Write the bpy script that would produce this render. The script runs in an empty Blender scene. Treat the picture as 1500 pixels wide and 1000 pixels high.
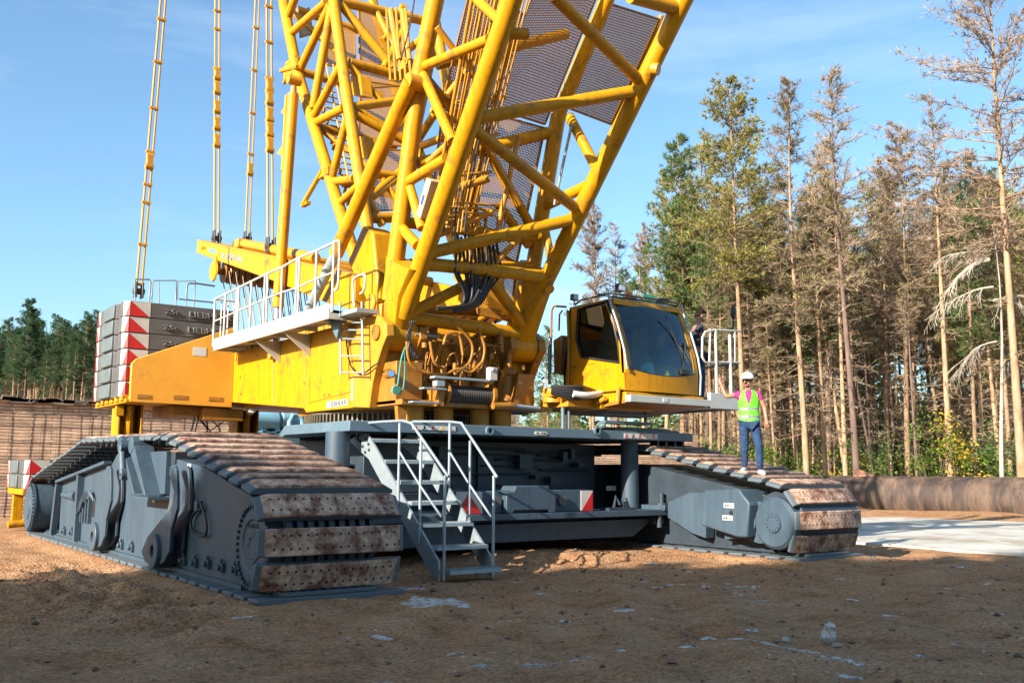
import bpy, math, random
import numpy as np
from mathutils import Vector as V, Matrix
from math import radians, sin, cos, pi, atan2, hypot, atan, sqrt
S = bpy.context.scene
# ---------------------------------------------------------------- camera
F, TH, RO, AL, H = 1407.0, radians(7.63), radians(.334), radians(36.2), 1.45
_hd = V((sin(AL), cos(AL), 0)); _r0 = V((cos(AL), -sin(AL), 0)); _z = V((0, 0, 1))
FW = _hd*cos(TH) + _z*sin(TH); _u0 = -_hd*sin(TH) + _z*cos(TH)
RT = _r0*cos(RO) + _u0*sin(RO); UP = -_r0*sin(RO) + _u0*cos(RO)
CAM = V((0, 0, H))
cd = bpy.data.cameras.new('camera'); co = bpy.data.objects.new('camera', cd); S.collection.objects.link(co)
cd.sensor_width = 36; cd.lens = 36*F/1500; cd.clip_start = .1; cd.clip_end = 2000
m4 = Matrix((RT, UP, -FW)).transposed().to_4x4(); m4.translation = CAM; co.matrix_world = m4
S.camera = co
# ---------------------------------------------------------------- light
SUN_EL, SUN_AZ = radians(24), (-.983, -.185)
sd = V((SUN_AZ[0]*cos(SUN_EL), SUN_AZ[1]*cos(SUN_EL), sin(SUN_EL))).normalized()
ld = bpy.data.lights.new('sun', 'SUN'); ld.energy = 5.0; ld.angle = radians(.5); ld.color = (1, .9, .76)
lo = bpy.data.objects.new('sun', ld); S.collection.objects.link(lo); lo.rotation_euler = sd.to_track_quat('Z', 'Y').to_euler()
W = bpy.data.worlds.new('World'); S.world = W; W.use_nodes = True
nt = W.node_tree; nt.nodes.clear()
sky = nt.nodes.new('ShaderNodeTexSky'); sky.sky_type = 'NISHITA'; sky.sun_disc = False
sky.sun_elevation = SUN_EL; sky.sun_rotation = atan2(SUN_AZ[0], SUN_AZ[1]); sky.air_density = 1.0; sky.dust_density = 1.8; sky.ozone_density = 1.2
bg = nt.nodes.new('ShaderNodeBackground'); bg.inputs[1].default_value = .085
tc = nt.nodes.new('ShaderNodeTexCoord'); mp = nt.nodes.new('ShaderNodeMapping'); mp.inputs['Scale'].default_value = (1.2, 1.2, 7)
mp.inputs['Rotation'].default_value = (.12, .1, .3)
nz = nt.nodes.new('ShaderNodeTexNoise'); nz.inputs['Scale'].default_value = 2.2; nz.inputs['Detail'].default_value = 7; nz.inputs['Roughness'].default_value = .6
rp = nt.nodes.new('ShaderNodeValToRGB'); rp.color_ramp.elements[0].position = .50; rp.color_ramp.elements[1].position = .9
rp.color_ramp.elements[1].color = (.22, .22, .22, 1)
mx = nt.nodes.new('ShaderNodeMixRGB'); mx.inputs[2].default_value = (7, 7.3, 7.6, 1)
wo = nt.nodes.new('ShaderNodeOutputWorld'); l = nt.links.new
l(tc.outputs['Generated'], mp.inputs[0]); l(mp.outputs[0], nz.inputs['Vector']); l(nz.outputs[0], rp.inputs[0]); l(rp.outputs[0], mx.inputs[0])
tn = nt.nodes.new('ShaderNodeMixRGB'); tn.blend_type = 'MULTIPLY'; tn.inputs[0].default_value = 1; tn.inputs[2].default_value = (.80, 1.03, 1.13, 1)
l(sky.outputs[0], tn.inputs[1]); l(tn.outputs[0], mx.inputs[1]); l(mx.outputs[0], bg.inputs[0]); l(bg.outputs[0], wo.inputs[0])
S.view_settings.view_transform = 'Standard'; S.view_settings.look = 'None'; S.view_settings.gamma = 1; S.view_settings.use_curve_mapping = False
S.view_settings.exposure = 1.55
S.cycles.max_bounces = 6; S.cycles.transparent_max_bounces = 24; S.cycles.diffuse_bounces = 1
# ---------------------------------------------------------------- helpers
COL = S.collection
rnd = random.Random(7)
def ray(u, v): return FW*F + RT*(u-750) - UP*(v-500)
def at(u, v, ax, val):
    d = ray(u, v); i = 'xyz'.index(ax); return CAM + d*((val-CAM[i])/d[i])
def atp(u, v, p0, n):
    d = ray(u, v); return CAM + d*((p0-CAM).dot(n)/d.dot(n))
def depth(p): return (V(p)-CAM).dot(FW)
def rpx(px, p): return px*depth(p)/F
WL = {}
def wl(o): return WL.get(o.name, V((0, 0, 0))) if o else V((0, 0, 0))
def tag(o, label=None, cat=None, group=None, kind=None):
    for k, v in (('label', label), ('category', cat), ('group', group), ('kind', kind)):
        if v: o[k] = v
    return o
def thing(name, loc, label, cat, group=None):
    o = bpy.data.objects.new(name, None); COL.objects.link(o); o.location = loc; WL[o.name] = V(loc); o.empty_display_size = .2
    return tag(o, label, cat, group)
def link(name, me, par, c):
    o = bpy.data.objects.new(name, me); COL.objects.link(o); c = V(c); o.location = c - wl(par); WL[o.name] = c
    if par: o.parent = par
    return o
class MB:
    def __init__(s): s.v = []; s.f = []; s.m = []; s.cm = 0
    def add(s, vs, fs):
        n = len(s.v); s.v += [tuple(p) for p in vs]; s.f += [tuple(i+n for i in f) for f in fs]; s.m += [s.cm]*len(fs); return s
    def box(s, a, b):
        x0, x1 = sorted((a[0], b[0])); y0, y1 = sorted((a[1], b[1])); z0, z1 = sorted((a[2], b[2]))
        return s.add([(x0,y0,z0),(x1,y0,z0),(x1,y1,z0),(x0,y1,z0),(x0,y0,z1),(x1,y0,z1),(x1,y1,z1),(x0,y1,z1)],
                     [(0,3,2,1),(4,5,6,7),(0,1,5,4),(1,2,6,5),(2,3,7,6),(3,0,4,7)])
    def prism(s, pts, vec):
        n = len(pts); vec = V(vec); a = [V(p) for p in pts]; b = [p+vec for p in a]
        return s.add(a+b, [tuple(range(n))[::-1], tuple(range(n, 2*n))] + [(i, (i+1) % n, n+(i+1) % n, n+i) for i in range(n)])
    def tube(s, p, q, r, n=10, r1=None, cap=True):
        p, q = V(p), V(q); r1 = r if r1 is None else r1; d = (q-p).normalized()
        a = d.cross(V((0, 0, 1)) if abs(d.z) < .95 else V((1, 0, 0))).normalized(); b = d.cross(a)
        vs = [p+(a*cos(2*pi*i/n)+b*sin(2*pi*i/n))*r for i in range(n)] + [q+(a*cos(2*pi*i/n)+b*sin(2*pi*i/n))*r1 for i in range(n)]
        fs = [(i, n+i, n+(i+1) % n, (i+1) % n) for i in range(n)]
        if cap: fs += [tuple(range(n)), tuple(range(n, 2*n))[::-1]]
        return s.add(vs, fs)
    def path(s, pts, r, n=6, closed=False):
        pts = [V(p) for p in pts]; N = len(pts); vs = []; a = None
        for i, p in enumerate(pts):
            if closed: d = pts[(i+1) % N]-pts[i-1]
            else: d = pts[min(i+1, N-1)]-pts[max(i-1, 0)]
            d.normalize()
            if a is None: a = d.cross(V((0, 0, 1)) if abs(d.z) < .9 else V((1, 0, 0)))
            a = a - d*a.dot(d); a.normalize(); b = d.cross(a)
            rr = r[i] if isinstance(r, (list, tuple)) else r
            vs += [p+(a*cos(2*pi*k/n)+b*sin(2*pi*k/n))*rr for k in range(n)]
        fs = []
        for i in range(N if closed else N-1):
            j = (i+1) % N
            fs += [(i*n+k, i*n+(k+1) % n, j*n+(k+1) % n, j*n+k) for k in range(n)]
        if not closed: fs += [tuple(range(n))[::-1], tuple(range((N-1)*n, N*n))]
        return s.add(vs, fs)
    def spath(s, pts, r, n=6, closed=False):
        p = [V(q) for q in pts]; N = len(p); out = []
        for i in range(N if closed else N-1):
            g = (lambda k: p[k % N]) if closed else (lambda k: p[max(0, min(N-1, k))]); a, b, c, d = g(i-1), g(i), g(i+1), g(i+2)
            for k in range(5):
                t = k/5; out.append(.5*((2*b)+(c-a)*t+(2*a-5*b+4*c-d)*t*t+(3*b-a-3*c+d)*t**3))
        if not closed: out.append(p[-1])
        return s.path(out, r, n, closed)
    def lathe(s, c, ax, prof, n=24):
        # prof: list of (along, radius)
        c = V(c); ax = V(ax).normalized(); a = ax.cross(V((0, 0, 1)) if abs(ax.z) < .9 else V((1, 0, 0))).normalized(); b = ax.cross(a)
        vs = []; fs = []
        for (t, r) in prof: vs += [c+ax*t+(a*cos(2*pi*k/n)+b*sin(2*pi*k/n))*max(r, 1e-4) for k in range(n)]
        for i in range(len(prof)-1): fs += [(i*n+k, i*n+(k+1) % n, (i+1)*n+(k+1) % n, (i+1)*n+k) for k in range(n)]
        fs += [tuple(range(n))[::-1], tuple(range((len(prof)-1)*n, len(prof)*n))]
        return s.add(vs, fs)
    def ring(s, outer, inner, vec):
        # plate with a hole: outer and inner loops of equal length, thickness vec
        n = len(outer); vec = V(vec); o = [V(p) for p in outer]; i_ = [V(p) for p in inner]
        vs = o + i_ + [p+vec for p in o] + [p+vec for p in i_]; fs = []
        for k in range(n):
            j = (k+1) % n
            fs += [(k, j, n+j, n+k), (2*n+k, 3*n+k, 3*n+j, 2*n+j), (k, 2*n+k, 2*n+j, j), (n+k, n+j, 3*n+j, 3*n+k)]
        return s.add(vs, fs)
    def ball(s, c, r, n=10, sc=(1, 1, 1)):
        c = V(c); vs = []; fs = []; m = n//2
        for i in range(m+1):
            t = pi*i/m
            vs += [c+V((sin(t)*cos(2*pi*k/n)*r*sc[0], sin(t)*sin(2*pi*k/n)*r*sc[1], cos(t)*r*sc[2])) for k in range(n)]
        for i in range(m): fs += [(i*n+k, (i+1)*n+k, (i+1)*n+(k+1) % n, i*n+(k+1) % n) for k in range(n)]
        return s.add(vs, fs)
    def build(s, name, mat, par=None, smooth=30, bevel=0, org=None):
        c = V(org) if org is not None else sum((V((f(p[0] for p in s.v), f(p[1] for p in s.v), f(p[2] for p in s.v))) for f in (min, max)), V((0, 0, 0)))/2
        me = bpy.data.meshes.new(name); me.from_pydata([(p[0]-c.x, p[1]-c.y, p[2]-c.z) for p in s.v], [], s.f)
        for mm in (mat if isinstance(mat, (list, tuple)) else [mat]): me.materials.append(mm)
        if any(s.m): me.polygons.foreach_set('material_index', s.m)
        me.validate()
        import bmesh
        bm = bmesh.new(); bm.from_mesh(me); bmesh.ops.recalc_face_normals(bm, faces=bm.faces); bm.to_mesh(me); bm.free()
        if smooth:
            me.polygons.foreach_set('use_smooth', [True]*len(me.polygons)); me.set_sharp_from_angle(angle=radians(smooth))
        o = link(name, me, par, c)
        if bevel:
            b = o.modifiers.new('bevel', 'BEVEL'); b.width = bevel; b.segments = 2; b.limit_method = 'ANGLE'; b.angle_limit = radians(40)
        return o
def text(txt, name, mat, par, org, xd, yd, height, width=None, ext=.004, bold=0):
    cu = bpy.data.curves.new('t', 'FONT'); cu.body = txt; cu.extrude = ext; cu.offset = bold
    o = bpy.data.objects.new('t', cu); COL.objects.link(o); bpy.context.view_layer.update()
    me = bpy.data.meshes.new_from_object(o.evaluated_get(bpy.context.evaluated_depsgraph_get())); bpy.data.objects.remove(o)
    vs = np.array([v.co[:] for v in me.vertices]); mn, mxx = vs.min(0), vs.max(0)
    xd, yd = V(xd).normalized(), V(yd).normalized(); zd = xd.cross(yd); sy = height/(mxx[1]-mn[1]); sx = width/(mxx[0]-mn[0]) if width else sy
    for v in me.vertices:
        p = xd*((v.co.x-mn[0])*sx) + yd*((v.co.y-mn[1])*sy) + zd*v.co.z
        v.co = p
    me.name = name; me.materials.clear(); me.materials.append(mat)
    return link(name, me, par, org)
# ---------------------------------------------------------------- materials
def srgb(r, g, b): return tuple(((c/255+.055)/1.055)**2.4 if c > 10 else c/3294 for c in (r, g, b))
def mat(name, base, rough=.5, metal=0, var=.15, scale=3.0, dirt=None, dirt_amt=.0, dscale=2.0, bump=0, bscale=40, spec=.5, rand=0, stretch=None, island=0, dsharp=.12, streak=0):
    m = bpy.data.materials.new(name); m.use_nodes = True; n = m.node_tree.nodes; L = m.node_tree.links.new
    p = n['Principled BSDF']; p.inputs['Roughness'].default_value = rough; p.inputs['Metallic'].default_value = metal
    p.inputs['Specular IOR Level'].default_value = spec
    t = n.new('ShaderNodeTexCoord'); src = t.outputs['Object']
    if stretch:
        mp = n.new('ShaderNodeMapping'); mp.inputs['Scale'].default_value = stretch; L(src, mp.inputs[0]); src = mp.outputs[0]
    oi = n.new('ShaderNodeObjectInfo')
    ad = n.new('ShaderNodeVectorMath'); ad.operation = 'MULTIPLY_ADD'; L(oi.outputs['Random'], ad.inputs[0]); ad.inputs[1].default_value = (37, 19, 53); L(src, ad.inputs[2]); src = ad.outputs[0]
    nz = n.new('ShaderNodeTexNoise'); nz.inputs['Scale'].default_value = scale; nz.inputs['Detail'].default_value = 8; nz.inputs['Roughness'].default_value = .65; L(src, nz.inputs['Vector'])
    r = n.new('ShaderNodeValToRGB'); r.color_ramp.elements[0].position = .3; r.color_ramp.elements[1].position = .7
    r.color_ramp.elements[0].color = (*[c*(1-var) for c in base], 1); r.color_ramp.elements[1].color = (*[min(1, c*(1+var)) for c in base], 1)
    L(nz.outputs[0], r.inputs[0]); out = r.outputs[0]
    if dirt:
        n2 = n.new('ShaderNodeTexNoise'); n2.inputs['Scale'].default_value = dscale; n2.inputs['Detail'].default_value = 9; n2.inputs['Roughness'].default_value = .7; L(src, n2.inputs['Vector'])
        r2 = n.new('ShaderNodeValToRGB'); r2.color_ramp.elements[0].position = 1-dirt_amt-dsharp if dirt_amt > .2 else .68-dirt_amt; r2.color_ramp.elements[1].position = r2.color_ramp.elements[0].position+dsharp
        L(n2.outputs[0], r2.inputs[0]); mx = n.new('ShaderNodeMixRGB'); L(r2.outputs[0], mx.inputs[0]); L(out, mx.inputs[1]); mx.inputs[2].default_value = (*dirt, 1); out = mx.outputs[0]
    if streak:
        m2_ = n.new('ShaderNodeMapping'); m2_.inputs['Scale'].default_value = (7, 7, .55); L(t.outputs['Object'], m2_.inputs[0])
        n4 = n.new('ShaderNodeTexNoise'); n4.inputs['Scale'].default_value = 1.6; n4.inputs['Detail'].default_value = 7; n4.inputs['Roughness'].default_value = .7; L(m2_.outputs[0], n4.inputs['Vector'])
        r4 = n.new('ShaderNodeValToRGB'); r4.color_ramp.elements[0].position = .28; r4.color_ramp.elements[0].color = (1-streak, 1-streak*1.05, 1-streak*1.1, 1); r4.color_ramp.elements[1].position = .52; L(n4.outputs[0], r4.inputs[0])
        x4 = n.new('ShaderNodeMixRGB'); x4.blend_type = 'MULTIPLY'; x4.inputs[0].default_value = 1; L(out, x4.inputs[1]); L(r4.outputs[0], x4.inputs[2]); out = x4.outputs[0]
    if island or rand:
        h = n.new('ShaderNodeHueSaturation'); mr = n.new('ShaderNodeMapRange')
        if island:
            g = n.new('ShaderNodeNewGeometry'); L(g.outputs['Random Per Island'], mr.inputs[0])
        else: L(oi.outputs['Random'], mr.inputs[0])
        a = island or rand
        mr.inputs[3].default_value = 1-a; mr.inputs[4].default_value = 1+a; L(mr.outputs[0], h.inputs['Value']); L(out, h.inputs['Color']); out = h.outputs[0]
    L(out, p.inputs['Base Color'])
    if bump:
        n3 = n.new('ShaderNodeTexNoise'); n3.inputs['Scale'].default_value = bscale; n3.inputs['Detail'].default_value = 6; L(src, n3.inputs['Vector'])
        b = n.new('ShaderNodeBump'); b.inputs['Strength'].default_value = min(1, bump); b.inputs['Distance'].default_value = .02*max(1, bump); L(n3.outputs[0], b.inputs['Height']); L(b.outputs[0], p.inputs['Normal'])
    rr = n.new('ShaderNodeMapRange'); rr.inputs[3].default_value = max(.05, rough-.12); rr.inputs[4].default_value = min(1, rough+.12); L(nz.outputs[0], rr.inputs[0]); L(rr.outputs[0], p.inputs['Roughness'])
    return m
YEL = mat('yellow_paint', (.50, .22, .0015), .42, var=.07, dirt=(.24, .11, .02), dirt_amt=.13, dscale=2.2, spec=.3, streak=.3)
YELD = mat('yellow_paint_worn', (.46, .20, .008), .5, var=.1, dirt=(.4, .25, .1), dirt_amt=.08, dscale=4)
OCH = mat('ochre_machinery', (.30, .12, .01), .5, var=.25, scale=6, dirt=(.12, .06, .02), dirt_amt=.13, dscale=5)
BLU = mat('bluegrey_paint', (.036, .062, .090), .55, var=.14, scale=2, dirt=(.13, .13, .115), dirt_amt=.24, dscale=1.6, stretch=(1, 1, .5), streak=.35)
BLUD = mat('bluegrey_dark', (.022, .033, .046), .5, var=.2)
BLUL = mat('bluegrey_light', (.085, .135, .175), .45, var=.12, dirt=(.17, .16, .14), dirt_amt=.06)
GALV = mat('galvanised_steel', (.27, .32, .35), .42, metal=.35, var=.12, scale=8)
ALU = mat('pale_aluminium', (.45, .45, .42), .45, metal=.2, var=.08)
WHT = mat('white_paint', (.42, .40, .37), .5, var=.12, dirt=(.45, .38, .3), dirt_amt=.06)
RED = mat('red_sheet', (.42, .008, .008), .4, var=.08)
GREY = mat('grey_slab', (.075, .072, .072), .7, var=.2, scale=4, bump=.2, bscale=60)
GREYL = mat('grey_slab_end', (.085, .105, .11), .6, var=.15)
BLK = mat('black_rubber', (.012, .012, .013), .5, var=.3)
NAVY = mat('dark_lettering', (.012, .015, .02), .5, var=.1)
LBLU = mat('blue_lettering', (.10, .20, .34), .5, var=.1)
ROPE = mat('steel_rope', (.06, .05, .045), .5, metal=.3, var=.4, scale=60)
RUST = mat('rusty_steel', (.23, .12, .075), .8, var=.35, scale=5, dirt=(.1, .035, .02), dirt_amt=.45, dscale=3, bump=.3)
CONC = mat('concrete', (.43, .42, .38), .85, var=.15, scale=1.2, dirt=(.27, .22, .16), dirt_amt=.4, dscale=.5, bump=.2)
CEM = mat('cement_residue', (.44, .44, .42), .8, var=.25, scale=12, dirt=(.2, .14, .1), dirt_amt=.42, dscale=14, bump=.4, bscale=50)
SIGN = mat('white_sticker', (.5, .5, .5), .5, var=.05)
ORG = mat('orange_lens', (.6, .1, .02), .3)
SKIN = mat('skin', (.28, .13, .075), .5, var=.1); HAIR = mat('hair', (.012, .008, .006), .95, spec=.1)
VEST = mat('lime_vest', (.10, .60, .015), .6, var=.15, scale=8, bump=1.5, bscale=14); MAG = mat('magenta_shirt', (.24, .015, .12), .8, var=.2, bump=1.5, bscale=16)
JEAN = mat('blue_jeans', (.008, .032, .085), .9, var=.45, scale=9, bump=1.5, bscale=16); SHOE = mat('pale_shoes', (.4, .42, .42), .7); HELM = mat('white_helmet', (.55, .55, .55), .3, var=.02)
REFL = mat('grey_band', (.17, .19, .2), .4); TSH = mat('dark_tshirt', (.02, .022, .03), .85)
BARK = mat('pine_bark', (.27, .17, .10), .9, var=.45, scale=5, stretch=(1, 1, .3), bump=.6, bscale=20, rand=.28)
BARKD = mat('dark_bark', (.10, .065, .05), .9, var=.4, scale=5, stretch=(1, 1, .3), rand=.3)
BARKP = mat('pale_bark', (.30, .26, .21), .9, var=.35, scale=4, stretch=(1, 1, .4), bump=.4)
TWIG = mat('dead_twig', (.20, .145, .095), .9, var=.3, rand=.2)
def leaf(name, base, isl=.5, tr=.35):
    m = mat(name, base, .7, var=.3, scale=.6, island=isl, spec=.2)
    n = m.node_tree.nodes; L = m.node_tree.links.new; p = n['Principled BSDF']; o = n['Material Output']
    tl = n.new('ShaderNodeBsdfTranslucent'); ms = n.new('ShaderNodeMixShader'); ms.inputs[0].default_value = tr
    src = p.inputs['Base Color'].links[0].from_socket
    L(src, tl.inputs[0]); L(p.outputs[0], ms.inputs[1]); L(tl.outputs[0], ms.inputs[2]); L(ms.outputs[0], o.inputs[0]); return m
NGRN = leaf('green_needles', (.085, .135, .04)); NYEL = leaf('yellowgreen_needles', (.22, .20, .05)); NBRN = leaf('brown_needles', (.21, .185, .075)); NDRK = leaf('dark_needles', (.05, .105, .045))
NPNK = leaf('pink_brown_needles', (.24, .165, .13)); LEAF = leaf('broad_leaves', (.11, .17, .02)); LEAFY = leaf('yellow_leaves', (.34, .25, .03))
def perf(name, base, s=.05):
    m = mat(name, base, .55, var=.1); n = m.node_tree.nodes; L = m.node_tree.links.new; p = n['Principled BSDF']; o = n['Material Output']
    uv = n.new('ShaderNodeUVMap'); sp = n.new('ShaderNodeSeparateXYZ'); L(uv.outputs[0], sp.inputs[0]); w = []
    for i, (k, f) in enumerate(((1/s, .46), (1/(s*1.5), .36))):
        a = n.new('ShaderNodeMath'); a.operation = 'MULTIPLY'; a.inputs[1].default_value = k; L(sp.outputs[i], a.inputs[0])
        b = n.new('ShaderNodeMath'); b.operation = 'FRACT'; L(a.outputs[0], b.inputs[0])
        c = n.new('ShaderNodeMath'); c.operation = 'GREATER_THAN'; c.inputs[1].default_value = f; L(b.outputs[0], c.inputs[0]); w.append(c)
    q = n.new('ShaderNodeMath'); q.operation = 'MULTIPLY'; L(w[0].outputs[0], q.inputs[0]); L(w[1].outputs[0], q.inputs[1])
    tr = n.new('ShaderNodeBsdfTransparent'); ms = n.new('ShaderNodeMixShader'); L(q.outputs[0], ms.inputs[0]); L(p.outputs[0], ms.inputs[1]); L(tr.outputs[0], ms.inputs[2]); L(ms.outputs[0], o.inputs[0])
    return m
PERF = perf('perforated_sheet', (.46, .21, .02), .03)
def glass():
    m = bpy.data.materials.new('cab_glass'); m.use_nodes = True; n = m.node_tree.nodes; L = m.node_tree.links.new
    n.remove(n['Principled BSDF']); o = n['Material Output']
    t = n.new('ShaderNodeBsdfTransparent'); t.inputs[0].default_value = (.45, .76, .86, 1); g = n.new('ShaderNodeBsdfGlossy'); g.inputs['Roughness'].default_value = .03; g.inputs[0].default_value = (.8, .95, 1, 1)
    fr = n.new('ShaderNodeFresnel'); fr.inputs[0].default_value = 1.9; ms = n.new('ShaderNodeMixShader'); L(fr.outputs[0], ms.inputs[0]); L(t.outputs[0], ms.inputs[1]); L(g.outputs[0], ms.inputs[2]); L(ms.outputs[0], o.inputs[0]); return m
GLASS = glass()
def padmat():
    m = mat('track_pad_steel', (.40, .265, .185), .7, var=.5, scale=11, dirt=(.12, .040, .022), dirt_amt=.40, dscale=4.5, bump=.3, bscale=25, rand=.25, dsharp=.16)
    n = m.node_tree.nodes; L = m.node_tree.links.new; p = n['Principled BSDF']; src = p.inputs['Base Color'].links[0].from_socket
    # blue paint left on the edges, holes punched in the face
    g = n.new('ShaderNodeTexCoord'); sp = n.new('ShaderNodeSeparateXYZ'); L(g.outputs['Object'], sp.inputs[0])
    def M(op, a, b=None):
        q = n.new('ShaderNodeMath'); q.operation = op
        for i, x in enumerate((a, b)):
            if x is None: continue
            if isinstance(x, (int, float)): q.inputs[i].default_value = x
            else: L(x, q.inputs[i])
        return q.outputs[0]
    # hole pattern
    hx = M('SUBTRACT', M('FRACT', M('MULTIPLY', sp.outputs[0], 1/.096)), .5)
    ay = M('SUBTRACT', M('ABSOLUTE', sp.outputs[1]), .07)
    d = M('ADD', M('POWER', M('MULTIPLY', hx, .096), 2), M('POWER', ay, 2))
    hole = M('MULTIPLY', M('LESS_THAN', d, .00021), M('LESS_THAN', M('ABSOLUTE', sp.outputs[0]), .76))
    hole = M('MULTIPLY', hole, M('GREATER_THAN', sp.outputs[2], .02))
    edge = M('MAXIMUM', M('LESS_THAN', sp.outputs[2], .022), M('GREATER_THAN', M('ABSOLUTE', sp.outputs[0]), .81))
    m1 = n.new('ShaderNodeMixRGB'); L(edge, m1.inputs[0]); L(src, m1.inputs[1]); m1.inputs[2].default_value = (.075, .095, .11, 1)
    m2 = n.new('ShaderNodeMixRGB'); L(hole, m2.inputs[0]); L(m1.outputs[0], m2.inputs[1]); m2.inputs[2].default_value = (.008, .008, .008, 1)
    L(m2.outputs[0], p.inputs['Base Color']); return m
PADM = padmat()
# ---------------------------------------------------------------- ground
def vnoise(x, y, s, seed):
    r = np.random.RandomState(seed); g = r.rand(128, 128)
    x = x/s; y = y/s; xi = np.floor(x).astype(int); yi = np.floor(y).astype(int); fx = x-xi; fy = y-yi
    fx = fx*fx*(3-2*fx); fy = fy*fy*(3-2*fy); a = lambda i, j: g[(xi+i) % 128, (yi+j) % 128]
    return (a(0, 0)*(1-fx)+a(1, 0)*fx)*(1-fy)+(a(0, 1)*(1-fx)+a(1, 1)*fx)*fy-.5
def sstep(a, b, x): t = np.clip((x-a)/(b-a), 0, 1); return t*t*(3-2*t)
def gauss(x, y, cx, cy, sx, sy, rot=0):
    dx, dy = x-cx, y-cy; c, s_ = cos(rot), sin(rot); u = dx*c+dy*s_; w = -dx*s_+dy*c
    return np.exp(-(u/sx)**2-(w/sy)**2)
def hfun(x, y):
    n = vnoise(x, y, 2.3, 1)*.07+vnoise(x, y, .7, 2)*.04+vnoise(x, y, .3, 3)*.04+vnoise(x, y, .13, 4)*.04*(1+1.6*vnoise(x, y, 1.1, 12))
    # wheel ruts running past the near track
    q = y*.62-x*.78+vnoise(x, y, 3, 9)*.8
    rut = np.sin(q*5.2)*.03*sstep(-3, 1, y)*(1-sstep(9.5, 11, y))
    h = n*.55+rut-.02
    rough = gauss(x, y, 3.0, 12.5, .5, 5)*.6+gauss(x, y, 10.2, 12.4, 1.7, .5)*.6+.5*gauss(x, y, 2.2, 11, 1.2, 3)
    h += rough*(.02+.22*np.maximum(vnoise(x, y, .42, 5), -.1)+.2*vnoise(x, y, .17, 6))
    h +=   .14*gauss(x, y, 10.2, 13.2, 1.9, .8)+.10*gauss(x, y, 11.6, 12.0, 1.0, .5)
    flat = 1-(sstep(3.5, 3.9, x)*(1-sstep(5.7, 6.0, x))+sstep(12.5, 12.8, x)*(1-sstep(14.6, 14.95, x)))*sstep(9.4, 9.8, y)*(1-sstep(23, 23.4, y))
    h = h*flat+(.048+.03*vnoise(x, y, .2, 15))*(1-flat)
    road = sstep(17.2, 18.2, x)*(1-sstep(29.2, 30.2, x))
    h = h*(1-road)-.05*road
    h += sstep(30, 30.6, x)*(1-sstep(33.5, 36, x))*(.10+.35*np.maximum(0, vnoise(x, y, 1.5, 11)))+.55*gauss(x, y, 29.3, 20.6, .9, 1.1)+.25*gauss(x, y, 30.0, 19.6, .9, 1.1)
    return h*(1-sstep(60, 80, np.hypot(x, y)))
def spaced(a, b, st, out):
    m = np.arange(a, b, st); g = [b]; d = st
    while g[-1] < out: d *= 1.25; g.append(g[-1]+d)
    g2 = [a]; d = st
    while g2[-1] > -out: d *= 1.25; g2.append(g2[-1]-d)
    return np.concatenate([g2[:0:-1], m, g])
GX, GY = spaced(-5.5, 18.5, .06, 700), spaced(2.6, 16.5, .06, 700)
XX, YY = np.meshgrid(GX, GY, indexing='ij'); ZZ = hfun(XX, YY)
nx, ny = len(GX), len(GY)
me = bpy.data.meshes.new('ground'); me.vertices.add(nx*ny); me.vertices.foreach_set('co', np.stack([XX, YY, ZZ], -1).ravel())
ii = np.arange((nx-1)*(ny-1)); a_ = ii//(ny-1)*ny+ii % (ny-1)
fc = np.stack([a_, a_+ny, a_+ny+1, a_+1], -1)
me.loops.add(fc.size); me.loops.foreach_set('vertex_index', fc.ravel()); me.polygons.add(len(fc)); me.polygons.foreach_set('loop_start', np.arange(len(fc))*4); me.polygons.foreach_set('loop_total', np.full(len(fc), 4)); me.update(); me.validate()
me.polygons.foreach_set('use_smooth', [True]*len(fc))
DIRT = mat('brown_dirt', (.31, .155, .072), .95, var=.5, scale=4.5, dirt=(.42, .25, .14), dirt_amt=.36, dscale=1.3, bump=3.0, bscale=24, spec=.1, dsharp=.3)
_n = DIRT.node_tree.nodes; _L = DIRT.node_tree.links.new; _p = _n['Principled BSDF']; _s = _p.inputs['Base Color'].links[0].from_socket
_t = _n.new('ShaderNodeTexCoord'); _q = _n.new('ShaderNodeTexNoise'); _q.inputs['Scale'].default_value = 26; _q.inputs['Detail'].default_value = 10; _q.inputs['Roughness'].default_value = .75; _L(_t.outputs['Object'], _q.inputs['Vector'])
_r = _n.new('ShaderNodeValToRGB'); _r.color_ramp.elements[0].position = .32; _r.color_ramp.elements[0].color = (.30, .29, .28, 1); _r.color_ramp.elements[1].position = .62; _r.color_ramp.elements[1].color = (1.35, 1.32, 1.3, 1); _L(_q.outputs[0], _r.inputs[0])
_m = _n.new('ShaderNodeMixRGB'); _m.blend_type = 'MULTIPLY'; _m.inputs[0].default_value = 1; _L(_s, _m.inputs[1]); _L(_r.outputs[0], _m.inputs[2]); _L(_m.outputs[0], _p.inputs['Base Color'])
me.materials.append(DIRT); gr = bpy.data.objects.new('ground', me); COL.objects.link(gr); tag(gr, kind='structure')
def gz(x, y):
    i = min(max(np.searchsorted(GX, x)-1, 0), nx-2); j = min(max(np.searchsorted(GY, y)-1, 0), ny-2)
    fx = (x-GX[i])/(GX[i+1]-GX[i]); fy = (y-GY[j])/(GY[j+1]-GY[j])
    return (ZZ[i, j]*(1-fx)+ZZ[i+1, j]*fx)*(1-fy)+(ZZ[i, j+1]*(1-fx)+ZZ[i+1, j+1]*fx)*fy
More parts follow.
